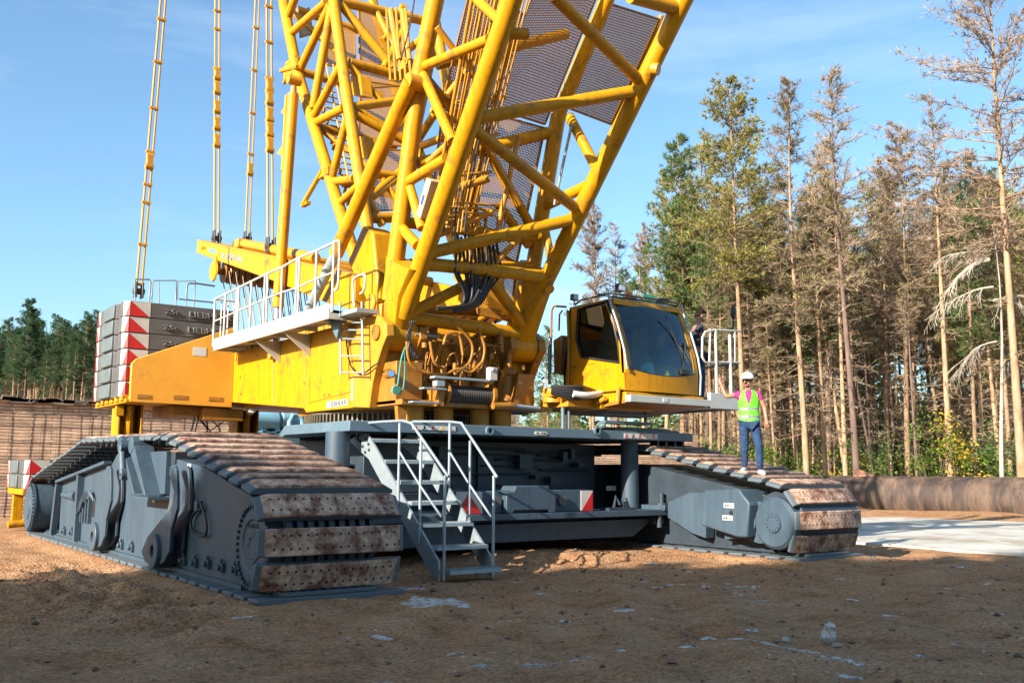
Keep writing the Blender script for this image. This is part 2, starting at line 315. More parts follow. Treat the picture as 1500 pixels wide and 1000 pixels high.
# concrete road on the right, ragged edge
b = MB(); L0, L1 = [], []
yy = -60.0
while yy < 70:
    L0.append((17.7+rnd.uniform(-.25, .25)+.25*sin(yy*.7), yy, .0)); L1.append((29.7+rnd.uniform(-.2, .2), yy, .0)); yy += .5
n = len(L0); b.add(L0+L1+[(p[0], p[1], -.2) for p in L0+L1], [(i, n+i, n+i+1, i+1) for i in range(n-1)]+[(i, i+1, 2*n+i+1, 2*n+i) for i in range(n-1)])
tag(b.build('road', CONC, smooth=0), kind='structure')
# pale cement residue in the dirt
b = MB()
def patch(u, v, wpx, hpx, seed):
    r = random.Random(seed); c = at(u, v, 'z', 0); w = rpx(wpx, c)/2; dd = w*r.uniform(.5, .9); ph = r.uniform(-.4, .4)
    vs = [(c.x, c.y, gz(c.x, c.y)+.007)]; fs = []
    N = 22; k = [r.uniform(.55, 1.1) for _ in range(N)]
    for j in range(1, 5):
        for i in range(N):
            a = 2*pi*i/N; q = j/4*k[i]; x = w*cos(a)*q; y = dd*sin(a)*q
            X = c.x+(x*cos(AL)+y*sin(AL)); Y = c.y+(-x*sin(AL)+y*cos(AL)); vs.append((X, Y, gz(X, Y)+.008-.012*(j == 4)))
    fs += [(0, 1+i, 1+(i+1) % N) for i in range(N)]
    for j in range(3): fs += [(1+j*N+i, 1+(j+1)*N+i, 1+(j+1)*N+(i+1) % N, 1+j*N+(i+1) % N) for i in range(N)]
    b.add(vs, fs)
PT = [(640, 882, 130, 20), (600, 860, 60, 10), (558, 934, 46, 12), (355, 904, 40, 8), (705, 978, 34, 10), (510, 936, 14, 6), (570, 992, 60, 8), (660, 958, 20, 6)]
for (zx, zy, w) in [(420, 125, 40), (345, 265, 50), (440, 187, 28), (175, 283, 44), (105, 215, 44), (690, 185, 28), (740, 222, 32), (965, 168, 32), (1005, 227, 40), (1110, 272, 42), (1420, 275, 42), (1285, 200, 44), (1395, 190, 26), (530, 350, 46), (715, 322, 34), (1195, 397, 32), (1000, 440, 50), (1060, 105, 40), (1320, 133, 30), (335, 380, 26), (385, 153, 20), (660, 200, 14), (530, 150, 24)]:
    PT.append((740+zx*.507, 760+zy*.507, w*.62 if w < 46 else w*.8, 8))
for i, p in enumerate(PT): patch(*p, i)
for (u0, v0, u1, v1, N) in [(1024, 927, 1277, 968, 26), (760, 970, 872, 958, 9), (935, 845, 1110, 872, 6), (1060, 850, 1120, 858, 4)]:
    for i in range(N):
        t = (i+rnd.random())/N; patch(u0+(u1-u0)*t, v0+(v1-v0)*t+rnd.uniform(-1.2, 1.2), rnd.uniform(9, 20), 3, 100+i+int(u0))
for i in range(60): patch(rnd.uniform(480, 1480), rnd.uniform(850, 995), rnd.uniform(3, 9), 3, 300+i)
tag(b.build('cement_residue', CEM, smooth=60), kind='stuff')
# pebbles and clods
b = MB()
for i in range(2600):
    x = rnd.uniform(-4, 16); y = rnd.uniform(3, 15) if i % 3 else rnd.uniform(9, 15)
    if 3.7 < x < 5.9 and y > 9.3: continue
    r = rnd.choice((.008, .012, .016, .022, .035))*rnd.uniform(.6, 1.1)
    b.ball((x, y, gz(x, y)+r*.3), r, 5, (rnd.uniform(.7, 1.4), rnd.uniform(.7, 1.4), rnd.uniform(.5, .9)))
tag(b.build('clods', mat('dirt_clod', (.16, .10, .065), .95, var=.3, island=.5), smooth=0), kind='stuff')
def lump(name, c, r, m, label, cat, seed, sc=(1, 1, 1), spike=.35):
    q = random.Random(seed); bb = MB(); bb.ball((0, 0, 0), 1, 9)
    bb.v = [(p[0]*r*sc[0]*q.uniform(1-spike, 1+spike*.4), p[1]*r*sc[1]*q.uniform(1-spike, 1+spike*.4), p[2]*r*sc[2]*q.uniform(1-spike, 1+spike*.6)) for p in bb.v]
    bb.v = [(p[0]+c[0], p[1]+c[1], p[2]+c[2]) for p in bb.v]
    return tag(bb.build(name, m, smooth=0), label, cat)
c = at(1214, 933, 'z', 0); lump('cement_lump', (c.x, c.y, gz(c.x, c.y)+.06), .10, CEM, 'pale jagged cement lump standing up from the brown dirt at lower right', 'rubble', 3, (.8, .8, 1.25))
c = at(1227, 941, 'z', 0); lump('stone', (c.x, c.y, gz(c.x, c.y)+.02), .05, mat('tan_stone', (.3, .22, .15), .9), 'small tan stone lying just in front of the pale cement lump', 'stone', 4, (1.3, .9, .6), .2)
c = at(1151, 937, 'z', 0); lump('stone', (c.x, c.y, gz(c.x, c.y)+.02), .04, mat('grey_stone', (.3, .29, .27), .9), 'small grey stone in the dirt left of the pale cement lump', 'stone', 5, (1.1, .9, .8), .2)
# ---------------------------------------------------------------- retaining wall and terrace
def wallmat():
    m = mat('stacked_slabs', (.56, .37, .25), .9, var=.35, scale=2.6, bump=.3, bscale=18)
    n = m.node_tree.nodes; L = m.node_tree.links.new; p = n['Principled BSDF']; src = p.inputs['Base Color'].links[0].from_socket
    t = n.new('ShaderNodeTexCoord'); mp = n.new('ShaderNodeMapping'); mp.inputs['Rotation'].default_value = (radians(90), 0, 0)
    br = n.new('ShaderNodeTexBrick'); br.inputs['Scale'].default_value = 1; br.inputs['Brick Width'].default_value = 1.1; br.inputs['Row Height'].default_value = .098; br.inputs['Mortar Size'].default_value = .011; br.inputs['Mortar Smooth'].default_value = .6; br.inputs['Bias'].default_value = -.1
    br.inputs['Color1'].default_value = (.62, .60, .6, 1); br.inputs['Color2'].default_value = (.9, .9, .9, 1); br.inputs['Mortar'].default_value = (.2, .19, .18, 1)
    nz = n.new('ShaderNodeTexNoise'); nz.inputs['Scale'].default_value = 1.3; nz.inputs['Detail'].default_value = 5
    av = n.new('ShaderNodeVectorMath'); av.operation = 'SCALE'; av.inputs['Scale'].default_value = .10; L(t.outputs['Object'], nz.inputs['Vector']); L(nz.outputs['Color'], av.inputs[0])
    ad = n.new('ShaderNodeVectorMath'); ad.operation = 'ADD'; L(t.outputs['Object'], ad.inputs[0]); L(av.outputs[0], ad.inputs[1])
    L(ad.outputs[0], mp.inputs[0]); L(mp.outputs[0], br.inputs['Vector'])
    mx = n.new('ShaderNodeMixRGB'); mx.blend_type = 'MULTIPLY'; mx.inputs[0].default_value = 1; L(src, mx.inputs[1]); L(br.outputs[0], mx.inputs[2])
    g = n.new('ShaderNodeMixRGB'); g.blend_type = 'ADD'; g.inputs[0].default_value = .35; L(mx.outputs[0], g.inputs[1]); L(mx.outputs[0], g.inputs[2]); L(g.outputs[0], p.inputs['Base Color'])
    bp = n.new('ShaderNodeBump'); bp.inputs['Distance'].default_value = .03; bp.inputs['Strength'].default_value = 1; L(br.outputs['Fac'], bp.inputs['Height']); bp.invert = True; L(bp.outputs[0], p.inputs['Normal']); return m
WALLM = wallmat(); WY = 32.0
b = MB(); topz = {}
xs = [-30+i*.5 for i in range(130)]
tp = [3.5-.012*(x-5)+rnd.uniform(-.05, .05) for x in xs]
n = len(xs)
b.add([(x, WY, -.3) for x in xs]+[(x, WY, z) for x, z in zip(xs, tp)]+[(x, WY+.5, z) for x, z in zip(xs, tp)], [(i, i+1, n+i+1, n+i) for i in range(n-1)]+[(n+i, n+i+1, 2*n+i+1, 2*n+i) for i in range(n-1)])
wr = tag(b.build('retaining_wall', WALLM, smooth=0), 'long brown retaining wall of thin stacked slabs behind the crane at left', 'wall')
b = MB()
for i in range(170):
    x = rnd.uniform(-4, 14); b.box((x, WY-.14, 3.36+rnd.uniform(0, .12)-.012*(x-5)), (x+rnd.uniform(.2, .6), WY-.005, 3.44+rnd.uniform(0, .14)-.012*(x-5)))
b.build('coping_slab', mat('dark_slab', (.13, .10, .08), .9, var=.3, island=.4), wr, smooth=0)['kind'] = 'stuff'
b = MB(); x = -4.0
while x < 14:
    xx = x; z = 3.4
    for k in range(6): nx2 = xx+rnd.uniform(-.03, .03); b.tube((xx, WY-.02, z), (nx2, WY-.02, z-.56), .006, 4, cap=False); xx = nx2; z -= .56
    x += rnd.choice((.3, .45, .6))
z = 3.1
while z > .3: b.tube((-4, WY-.025, z), (14, WY-.025, z-.14), .007, 4, cap=False); z -= rnd.uniform(.3, .6)
b.build('wire_mesh', mat('dark_wire', (.05, .045, .04), .6), wr, smooth=0)
b = MB(); b.add([(-60, WY+.4, 3.3), (34, WY+.4, 3.2), (34, 200, 4.2), (-60, 200, 4.2)], [(0, 1, 2, 3)]); b.add([(34, WY+.4, -.3), (34, 200, -.3), (34, 200, 4.2), (34, WY+.4, 3.2)], [(0, 1, 2, 3)])
tag(b.build('terrace', DIRT, smooth=0), kind='structure')
# ---------------------------------------------------------------- trees
def pine_mesh(seed, h, cb, fol, style, R=2.2, dead=26, tw=8, blades=11, bend=.65, bl=.24):
    q = random.Random(seed); T = MB(); K = MB(); Wg = MB()
    bx, by = q.uniform(-bend, bend), q.uniform(-bend, bend)
    def ax(z): t = z/h; return V((bx*sin(t*3)*t, by*sin(t*2.5)*t, z))
    r0 = .0062*h+.035
    T.path([ax(h*i/10) for i in range(11)], [max(.018, r0*(1-.93*(i/10)**1.1)*(1.25 if i == 0 else 1)) for i in range(11)], 7)
    def branch(z, L, az, up, n=5, r=.03, droop=0.0):
        p = ax(z); d = V((cos(az)*cos(up), sin(az)*cos(up), sin(up))); pts = [p]
        for i in range(n):
            d = (d+V((q.uniform(-.18, .18), q.uniform(-.18, .18), q.uniform(-.12, .16)-droop))).normalized(); pts.append(pts[-1]+d*L/n)
        T.path(pts, [max(.006, r*(1-.85*i/n)) for i in range(n+1)], 4); return pts
    def tuft(p, d, n, s):
        for _ in range(n):
            e = (d+V((q.gauss(0, .6), q.gauss(0, .6), q.gauss(0, .55)))).normalized(); w = e.cross(V((q.uniform(-1, 1), q.uniform(-1, 1), q.uniform(-1, 1)))).normalized()*s*.115
            o = p+e*q.uniform(0, s*.5); t = o+e*s*q.uniform(.6, 1.2); k = len(K.v); K.v += [tuple(o-w), tuple(o+w), tuple(t)]; K.f.append((k, k+1, k+2)); K.m.append(0)
    def twig(p, d, L):
        e = (d+V((q.gauss(0, .5), q.gauss(0, .5), q.gauss(0, .4)))).normalized(); t = p+e*L
        w = e.cross(V((q.uniform(-1, 1), q.uniform(-1, 1), q.uniform(-1, 1)))).normalized()*.013
        k = len(Wg.v); Wg.v += [tuple(p-w), tuple(p+w), tuple(t)]; Wg.f.append((k, k+1, k+2)); Wg.m.append(0); return t, e
    z = h*cb; k = 0
    while z < h*.985:
        t = (z-h*cb)/(h*(1-cb)); prof = (min(1, .45+t*2.2))*(1-t)**.75+.12
        for j in range(q.choice((3, 4, 4, 5))):
            if q.random() < .1: continue
            L = R*prof*q.uniform(.55, 1.15); az = q.uniform(0, 2*pi); up = -.05+.75*t+q.uniform(-.15, .25)
            pts = branch(z+q.uniform(-.15, .15), L, az, up, 5, .035*(1-.6*t), .02)
            for i in range(1, 6):
                d = (pts[i]-pts[i-1]).normalized()
                for _ in range(max(1, round((tw if i > 1 else tw*.5)*min(1, .25+L/R)))):
                    p = pts[i-1].lerp(pts[i], q.random()); e, dd = twig(p, d+V((0, 0, .25)), q.uniform(.2, .55)*min(1, L))
                    if style == 'dead':
                        for _ in range(3): twig(p.lerp(e, q.uniform(.3, 1)), dd, q.uniform(.12, .35))
                    if q.random() < fol: tuft(e, dd, blades, bl*q.uniform(.7, 1.2))
        z += q.uniform(.3, .5)*h/18
    for i in range(dead):
        z = h*q.uniform(.16, cb+.06); up = q.uniform(-.35, .25); L = q.uniform(.4, 1.7)*(1.3 if z > .5*h else .8)
        pts = branch(z, L, q.uniform(0, 2*pi), up, 4, .018, .05)
        for i in range(1, 5):
            for _ in range(3): twig(pts[i], pts[i]-pts[i-1], q.uniform(.15, .5))
    def mesh(B, nm, mm, sm):
        me = bpy.data.meshes.new(nm); me.from_pydata(B.v, [], B.f); me.materials.append(mm)
        if sm: me.polygons.foreach_set('use_smooth', [True]*len(me.polygons))
        return me
    return T, K, Wg, mesh
VAR = {}
def variant(key, seed, h, cb, fol, style, bark, leafm, **kw):
    T, K, Wg, mesh = pine_mesh(seed, h, cb, fol, style, **kw); VAR[key] = (mesh(T, 'trunk', bark, 1), mesh(K, 'crown', leafm, 0) if K.v else None, mesh(Wg, 'twigs', TWIG, 0), h)
variant('yel1', 1, 20, .5, .75, 'g', BARK, NYEL, R=2.9, tw=9, blades=11, bl=.2); variant('yel2', 2, 19, .42, .5, 'g', BARK, NYEL, R=2.2, tw=6, blades=9)
variant('grn1', 3, 19, .45, .66, 'g', BARK, NGRN, R=2.3, tw=7, blades=10); variant('grn2', 4, 18, .5, .6, 'g', BARK, NGRN, R=2.0, tw=6, blades=9)
variant('brn1', 5, 20, .5, .26, 'dead', BARK, NBRN, R=2.3, tw=8, dead=34, blades=8, bl=.19); variant('brn2', 6, 19, .42, .22, 'dead', BARK, NBRN, R=2.1, tw=8, dead=40, blades=7, bl=.18); variant('brn3', 7, 18, .48, .34, 'dead', BARK, NPNK, R=2.1, tw=8, dead=34, blades=8, bl=.18)
variant('gry1', 8, 20, .48, .07, 'dead', BARKD, NBRN, R=2.7, tw=9, dead=36, blades=6); variant('bar1', 9, 19, .55, .03, 'dead', BARK, NBRN, R=1.6, tw=4, dead=44)
variant('pnk1', 10, 20, .45, .36, 'dead', BARK, NPNK, R=4.2, tw=8, dead=14, bl=.17, blades=7); variant('drk1', 11, 16, .36, .9, 'g', BARKD, NDRK, R=2.3, blades=12, tw=8); variant('drk2', 12, 16, .45, .6, 'g', BARK, NDRK, R=2.0, blades=9, tw=7)
variant('thin', 13, 17, .64, .22, 'dead', BARK, NYEL, R=1.3, tw=4, dead=40, blades=7); variant('pole', 14, 17, .7, .06, 'dead', BARKD, NBRN, R=1.1, tw=4, dead=36)
variant('snag', 15, 19, .9, .0, 'dead', BARKP, NBRN, R=.8, tw=3, dead=20)
variant('shd', 21, 16, .16, .95, 'g', BARKD, NDRK, R=3.4, blades=12, tw=10, bl=.34, dead=6)
TN = 0
def tree(key, x, y, z, h, label, group=None, rot=None, lean=(0, 0), fat=1):
    tm, cm, wm, h0 = VAR[key]; e = thing('pine_tree', (x, y, z), label, 'tree', group); s = h/h0
    e.scale = (s*fat, s*fat, s); e.rotation_euler = (lean[0], lean[1], rnd.uniform(0, 6.28) if rot is None else rot)
    for nm, me in (('trunk', tm), ('crown', cm), ('twigs', wm)):
        if me: o = bpy.data.objects.new(nm, me); COL.objects.link(o); o.parent = e
    return e
def bearing(u, v, D):
    d = ray(u, v); k = D/hypot(d.x, d.y); return CAM+d*k
def tree_px(key, u, D, vtop, label, group=None, zb=0.0, **kw):
    p = bearing(u, 690, D); t = bearing(u, vtop, D); return tree(key, p.x, p.y, zb-.05, t.z-zb+.05, label, group, **kw)
FR = 'pines along the near edge of the right-hand wood'
tree_px('yel1', 1092, 45, 112, 'tall pine with yellow-green crown and pale orange trunk, behind the man in the vest', FR, rot=1)
tree_px('grn1', 1000, 52, 198, 'green crowned pine rising straight above the yellow cab', FR, rot=2)
tree_px('yel2', 975, 55, 250, 'olive green pine just left of the one above the cab', FR)
tree_px('brn2', 1182, 44, 118, 'thin dying pine with sparse brown twigs, next right from the tall yellow-green pine', FR)
tree_px('gry1', 1255, 43, 92, 'dead pine with dark trunk and dense grey twiggy crown, highest in mid wood', FR, rot=.5)
tree_px('brn3', 1330, 47, 180, 'pinkish brown dying pine between the grey dead crown and the bare leaning pine', FR)
tree_px('bar1', 1392, 44, 125, 'bare leaning pine with almost no twigs, near the right end of the wood', FR)
tree_px('pnk1', 1497, 41, -95, 'big pine with pink-brown needles cut off by the right edge of the photo', FR, rot=2.2)
tree_px('brn1', 1440, 48, 210, 'brown dying pine behind the broken pale trunk', FR)
tree_px('yel2', 1120, 56, 235, 'olive pine filling the gap right of the tall yellow-green pine', FR)
tree_px('brn3', 868, 72, 298, 'small far pine with pinkish twigs just left of the cab roof', FR)
tree_px('bar1', 905, 76, 322, 'small far bare pine standing above the cab roof', FR)
tree_px('brn3', 945, 66, 330, 'pinkish brown pine behind the cab roof beacon', FR)
tree_px('grn2', 805, 60, 478, 'short green pine seen between the boom foot and the cab', FR)
tree_px('grn1', 835, 66, 500, 'short green pine directly behind the back of the cab', FR)
tree_px('brn1', 1215, 50, 205, 'brown pine squeezed between the thin dying pine and the grey dead crown', FR)
tree_px('brn2', 1300, 52, 230, 'brown pine close behind the pinkish one', FR)
tree_px('yel2', 1050, 58, 200, 'olive pine between the green one above the cab and the tall yellow-green one', FR)
tree_px('brn1', 1480, 46, 250, 'brown pine behind the big one at the right edge of the photo', FR)
# broken pale trunk with hanging bare branches
sn = tree_px('snag', 1466, 41, 330, 'pale grey broken trunk with bare hanging branches near the right edge', FR, rot=0, fat=1.1)
b = MB(); q0 = bearing(1448, 380, 41)
def limb(p, d, L, r, n=6, lv=0, dr=.1):
    pts = [V(p)]; d = V(d).normalized()
    for i in range(n): d = (d+V((rnd.uniform(-.2, .2), rnd.uniform(-.2, .2), rnd.uniform(-.15, .1)-dr))).normalized(); pts.append(pts[-1]+d*L/n)
    b.path(pts, [max(.006, r*(1-.8*i/n)) for i in range(n+1)], 5)
    if lv < 2:
        for i in range(1, n+1):
            for _ in range(2): limb(pts[i], d+V((rnd.uniform(-.9, .9), rnd.uniform(-.9, .9), rnd.uniform(-.6, .3))), L*rnd.uniform(.25, .5), r*.4, 4, lv+1, dr)
limb(q0, -RT+V((0, 0, .05)), 1.9, .12); limb(bearing(1450, 372, 41), -RT*.9+V((0, 0, .5)), 1.7, .05); limb(bearing(1455, 420, 41), -RT+V((0, 0, .1)), 2.4, .05); limb(bearing(1455, 440, 41), RT+V((0, 0, .3)), 2.2, .05); limb(bearing(1460, 500, 41), -RT-V((0, 0, .1)), 2.0, .04)
sb = b.build('broken_limb', BARKP, None, smooth=60); sb.parent = sn; sb.matrix_parent_inverse = Matrix.Identity(4)
bpy.context.view_layer.update(); sb.matrix_parent_inverse = sn.matrix_world.inverted()
KL = {'brn1': 'brown dying pine deep in the wood on the right', 'brn2': 'thin brown pine with sparse twigs deep in the wood on the right', 'brn3': 'pink-brown dying pine deep in the wood on the right', 'thin': 'slender orange trunk with a small crown inside the wood on the right',
      'pole': 'dark bare pole-like trunk inside the wood on the right', 'yel2': 'olive pine deep in the wood on the right', 'bar1': 'bare pine with dry side branches inside the wood on the right', 'grn2': 'green pine deep in the wood on the right'}
for i in range(190):
    u = rnd.uniform(1000, 1570) if i % 4 else rnd.uniform(560, 1010); D = 44+50*rnd.random()**1.1
    k = rnd.choice(['brn1', 'brn2', 'brn3', 'thin', 'thin', 'pole', 'pole', 'bar1', 'yel2', 'yel2', 'grn2', 'grn2'])
    if u < 850: vt = rnd.uniform(560, 610)
    elif u < 960: vt = rnd.uniform(390, 520)
    else: vt = rnd.uniform(270, 430)
    if u > 1200: vt -= 30
    a = rnd.gauss(0, .02)
    tree_px(k, u, D, vt, KL[k], 'pines inside the right-hand wood', lean=(a*1.5, rnd.gauss(0, .03)))
for (u, D, ul) in [(1140, 46, .09), (1285, 47, .1), (1215, 49, -.06)]:
    tree_px('pole', u, D, 420, 'thin leaning trunk inside the wood on the right', 'pines inside the right-hand wood', lean=(0, -ul))
for i in range(52):
    u = rnd.uniform(-60, 330); D = rnd.uniform(40, 70); vt = rnd.uniform(452, 520) if u < 150 else rnd.uniform(510, 560)
    tree_px(rnd.choice(('drk1', 'drk2', 'drk2', 'drk2')), u, D, vt, 'dark green pine standing on the terrace above the brown wall', 'dark pines above the retaining wall', zb=3.3)
for i in range(34):
    u = rnd.uniform(-70, 165); tree_px('drk2', u, rnd.uniform(37, 52), rnd.uniform(462, 515), 'dark green pine standing on the terrace above the brown wall', 'dark pines above the retaining wall', zb=3.3)
tree_px('drk1', 28, 40, 438, 'tallest dark green pine above the brown wall, at the far left', 'dark pines above the retaining wall', zb=3.3)
tree_px('drk2', 112, 40, 455, 'dark green pine with a bare lower trunk above the wall, close beside the counterweights', 'dark pines above the retaining wall', zb=3.3)
# pines on the sunny side, left of the picture, whose shade covers the foreground
SH = [(-13-2.6*(i % 2)+rnd.uniform(-.4, .4), -18.3+i*1.35-.8*(i % 2), 16.5 if -18.3+i*1.35 < 2.2 else 12.6 if -18.3+i*1.35 < 5.3 else (10.4 if -18.3+i*1.35 < 6.9 else (9.6 if -18.3+i*1.35 < 8 else 9.2))) for i in range(22)]+[(-19, -19+3*k, 15) for k in range(6)]
for (x, y, h) in SH: tree('shd', x, y, 0, h, 'dense green pine beside the yard, outside the left edge of the photo', 'pines left of the yard', fat=1.3 if y < 2 else 1.75)
def bush(name, u, D, w, h, m, label, group, seed, n=900, zb=0, s=.13):
    q = random.Random(seed); c = bearing(u, 690, D); B = MB(); St = MB(); cs = [(q.gauss(0, w*.4), q.gauss(0, w*.4), h*q.uniform(.2, .95), q.uniform(.25, .6)) for _ in range(14)]
    for _ in range(n):
        a = q.choice(cs); p = V((c.x+a[0]+q.gauss(0, a[3]*.6), c.y+a[1]+q.gauss(0, a[3]*.6), zb+max(.05, a[2]+q.gauss(0, a[3]*.6)))); e = V((q.gauss(0, 1), q.gauss(0, 1), q.gauss(0, .6))).normalized(); f = e.cross(V((q.gauss(0, 1), q.gauss(0, 1), q.gauss(0, 1)))).normalized(); t = s*q.uniform(.6, 1.3)
        B.add([p-e*t*.5, p+f*t*.28, p+e*t*.5, p-f*t*.28], [(0, 1, 2, 3)])
    r = thing(name, (c.x, c.y, zb), label, 'bush', group)
    for a in cs[:8]: St.path([(c.x, c.y, zb), (c.x+a[0]*.5, c.y+a[1]*.5, zb+a[2]*.6), (c.x+a[0], c.y+a[1], zb+a[2])], [.02, .014, .006], 4)
    St.build('stem', BARKD, r, smooth=0); B.build('foliage', m, r, smooth=0)
for i in range(64):
    u = rnd.uniform(1060, 1560) if i % 5 else rnd.uniform(620, 1060); D = rnd.uniform(43, 66); y = rnd.random() < .22
    bush('bush', u, D, rnd.uniform(.8, 1.8), rnd.uniform(1.4, 4.2 if u > 1330 else 3.0), LEAFY if y else (LEAF if rnd.random() < .7 else NGRN), ('yellowing' if y else 'green')+' leafy bush among the trunks of the right-hand wood', 'undergrowth bushes of the right-hand wood', 50+i, 950)
# the far wood behind, reading as one mass
B = MB(); q = random.Random(5)
for i in range(62000):
    u = q.uniform(540, 1640); D = q.uniform(96, 118); p = bearing(u, 690, D); p.z = abs(q.gauss(0, 1))*5.2*(.7+.6*sin(u*.021)**2)+q.random()*2.0
    if u < 1000: p.z *= .6
    e = V((q.gauss(0, 1), q.gauss(0, 1), q.gauss(0, .7))).normalized(); f = e.cross(V((q.gauss(0, 1), q.gauss(0, 1), q.gauss(0, 1)))).normalized(); t = q.uniform(.35, .95)
    B.add([p-e*t*.5, p+f*t*.3, p+e*t*.5, p-f*t*.3], [(0, 1, 2, 3)])
tag(B.build('far_wood', NGRN, smooth=0), kind='stuff')
B = MB()
for i in range(26000):
    u = q.uniform(-150, 480); D = q.uniform(72, 90); p = bearing(u, 690, D); p.z = 3.6+q.random()**1.3*(7.2 if u < 150 else 4.5)
    e = V((q.gauss(0, 1), q.gauss(0, 1), q.gauss(0, .7))).normalized(); f = e.cross(V((q.gauss(0, 1), q.gauss(0, 1), q.gauss(0, 1)))).normalized(); t = q.uniform(.3, .7)
    B.add([p-e*t*.5, p+f*t*.3, p+e*t*.5, p-f*t*.3], [(0, 1, 2, 3)])
tag(B.build('far_wood', NDRK, smooth=0), kind='stuff')
# ---------------------------------------------------------------- big rusty pipe
def pipemat():
    m = mat('weathered_pipe', (.035, .022, .018), .75, var=.6, scale=2.4, dirt=(.15, .095, .06), dirt_amt=.36, dscale=.9, bump=.5, dsharp=.2, stretch=(1, 1.4, .3)); return m
px0 = 33.2; b = MB(); b.lathe((px0, 15.0, .52), (0, 1, 0), [(0, .72), (0, .8), (12, .8), (12, .72)], 36)
for y in (15.4, 17.9, 20.6): b.lathe((px0, y, .52), (0, 1, 0), [(0, .805), (.0, .812), (.06, .812), (.06, .805)], 36)
pp = tag(b.build('steel_pipe', pipemat(), smooth=40), 'large weathered steel pipe lying along the far side of the concrete road', 'pipe')
b = MB(); c = at(1267, 699, 'x', 33.0); b.prism([c+V((0, .5, .28)), c+V((0, -.42, .0)), c+V((.05, -.5, .3)), c+V((.05, .35, .56))], (.05, .05, .04))
b.v = [(p[0], p[1], p[2]-.26) for p in b.v]
tag(b.build('steel_plate', RUST, bevel=.004), 'small rusty steel plate resting tilted on top of the big pipe', 'plate')
# ================================================================ THE CRANE
CR = thing('crawler_crane', (9.25, 16.5, 0), 'huge yellow crawler crane with dark blue-grey tracks, lattice boom and cab, filling the yard', 'crane')
def P(pts, ax, val): return [at(u, v, ax, val) for u, v in pts]
def tb(name, m, par, p, q, r, n=12): return MB().tube(p, q, r, n).build(name, m, par, smooth=50)
# ---- track pads
def track_path():
    c0, c1, r = (10.45, .66), (22.35, .66), .62; a0 = atan(.2); a1 = atan(-.19); pts = []
    pts += [(c1[0], .04), (9.88, .04), (9.90, .14), (9.96, .25)]
    for i in range(7, 25):
        t = -pi/2-(pi-a0)*i/24
        pts.append((c0[0]+r*cos(t), c0[1]+r*sin(t)))
    pts += [(13.4, 1.89), (18.2, 1.94)]
    s = pi/2+a1
    for i in range(25):
        t = s-(pi+a1)*i/24 if False else (pi/2+a1*-1*0-.19)-(pi-.19)*i/24
        pts.append((c1[0]+r*cos(t), c1[1]+r*sin(t)))
    return pts
def resample(pts, step):
    P_ = [V((p[0], p[1], 0)) for p in pts]+[V((pts[0][0], pts[0][1], 0))]; d = [0]
    for a, b_ in zip(P_, P_[1:]): d.append(d[-1]+(b_-a).length)
    N = round(d[-1]/step); out = []; of = 0
    def ev(t):
        t %= d[-1]
        for i in range(len(d)-1):
            if d[i+1] >= t: return P_[i].lerp(P_[i+1], (t-d[i])/max(1e-6, d[i+1]-d[i]))
    def miss(o): return min((abs(ev(k*d[-1]/N+o).y-.31)+(9 if ev(k*d[-1]/N+o).x > 10.2 else 0)) for k in range(N))
    of = min([i*.02 for i in range(20)], key=miss)
    for k in range(N):
        t = k*d[-1]/N+of; e = (ev(t+.12)-ev(t-.12)).normalized(); out.append((ev(t), e))
    return out
TP = resample(track_path(), .388)
def pad_mesh():
    b = MB(); w, l, h = .875, .146, .055
    pr = [(-w, -h*.2), (-w+.13, h), (w-.13, h), (w, -h*.2), (w, -h), (-w, -h)]
    b.prism([(x, -l, z) for x, z in pr], (0, 2*l, 0)); b.box((-.55, -l*.6, -.10), (.55, l*.6, -h))
    return b
pm = pad_mesh(); pmo = pm.build('track_pad', PADM, None, bevel=.012, org=(0, 0, 0)); PAD_ME = pmo.data
def crawler(xc, side):
    # returns the track part; pads are its children
    b = MB()
    for (p, e) in TP:
        nrm = V((0, e.y, -e.x)) if False else None
    fr = MB()
    return b
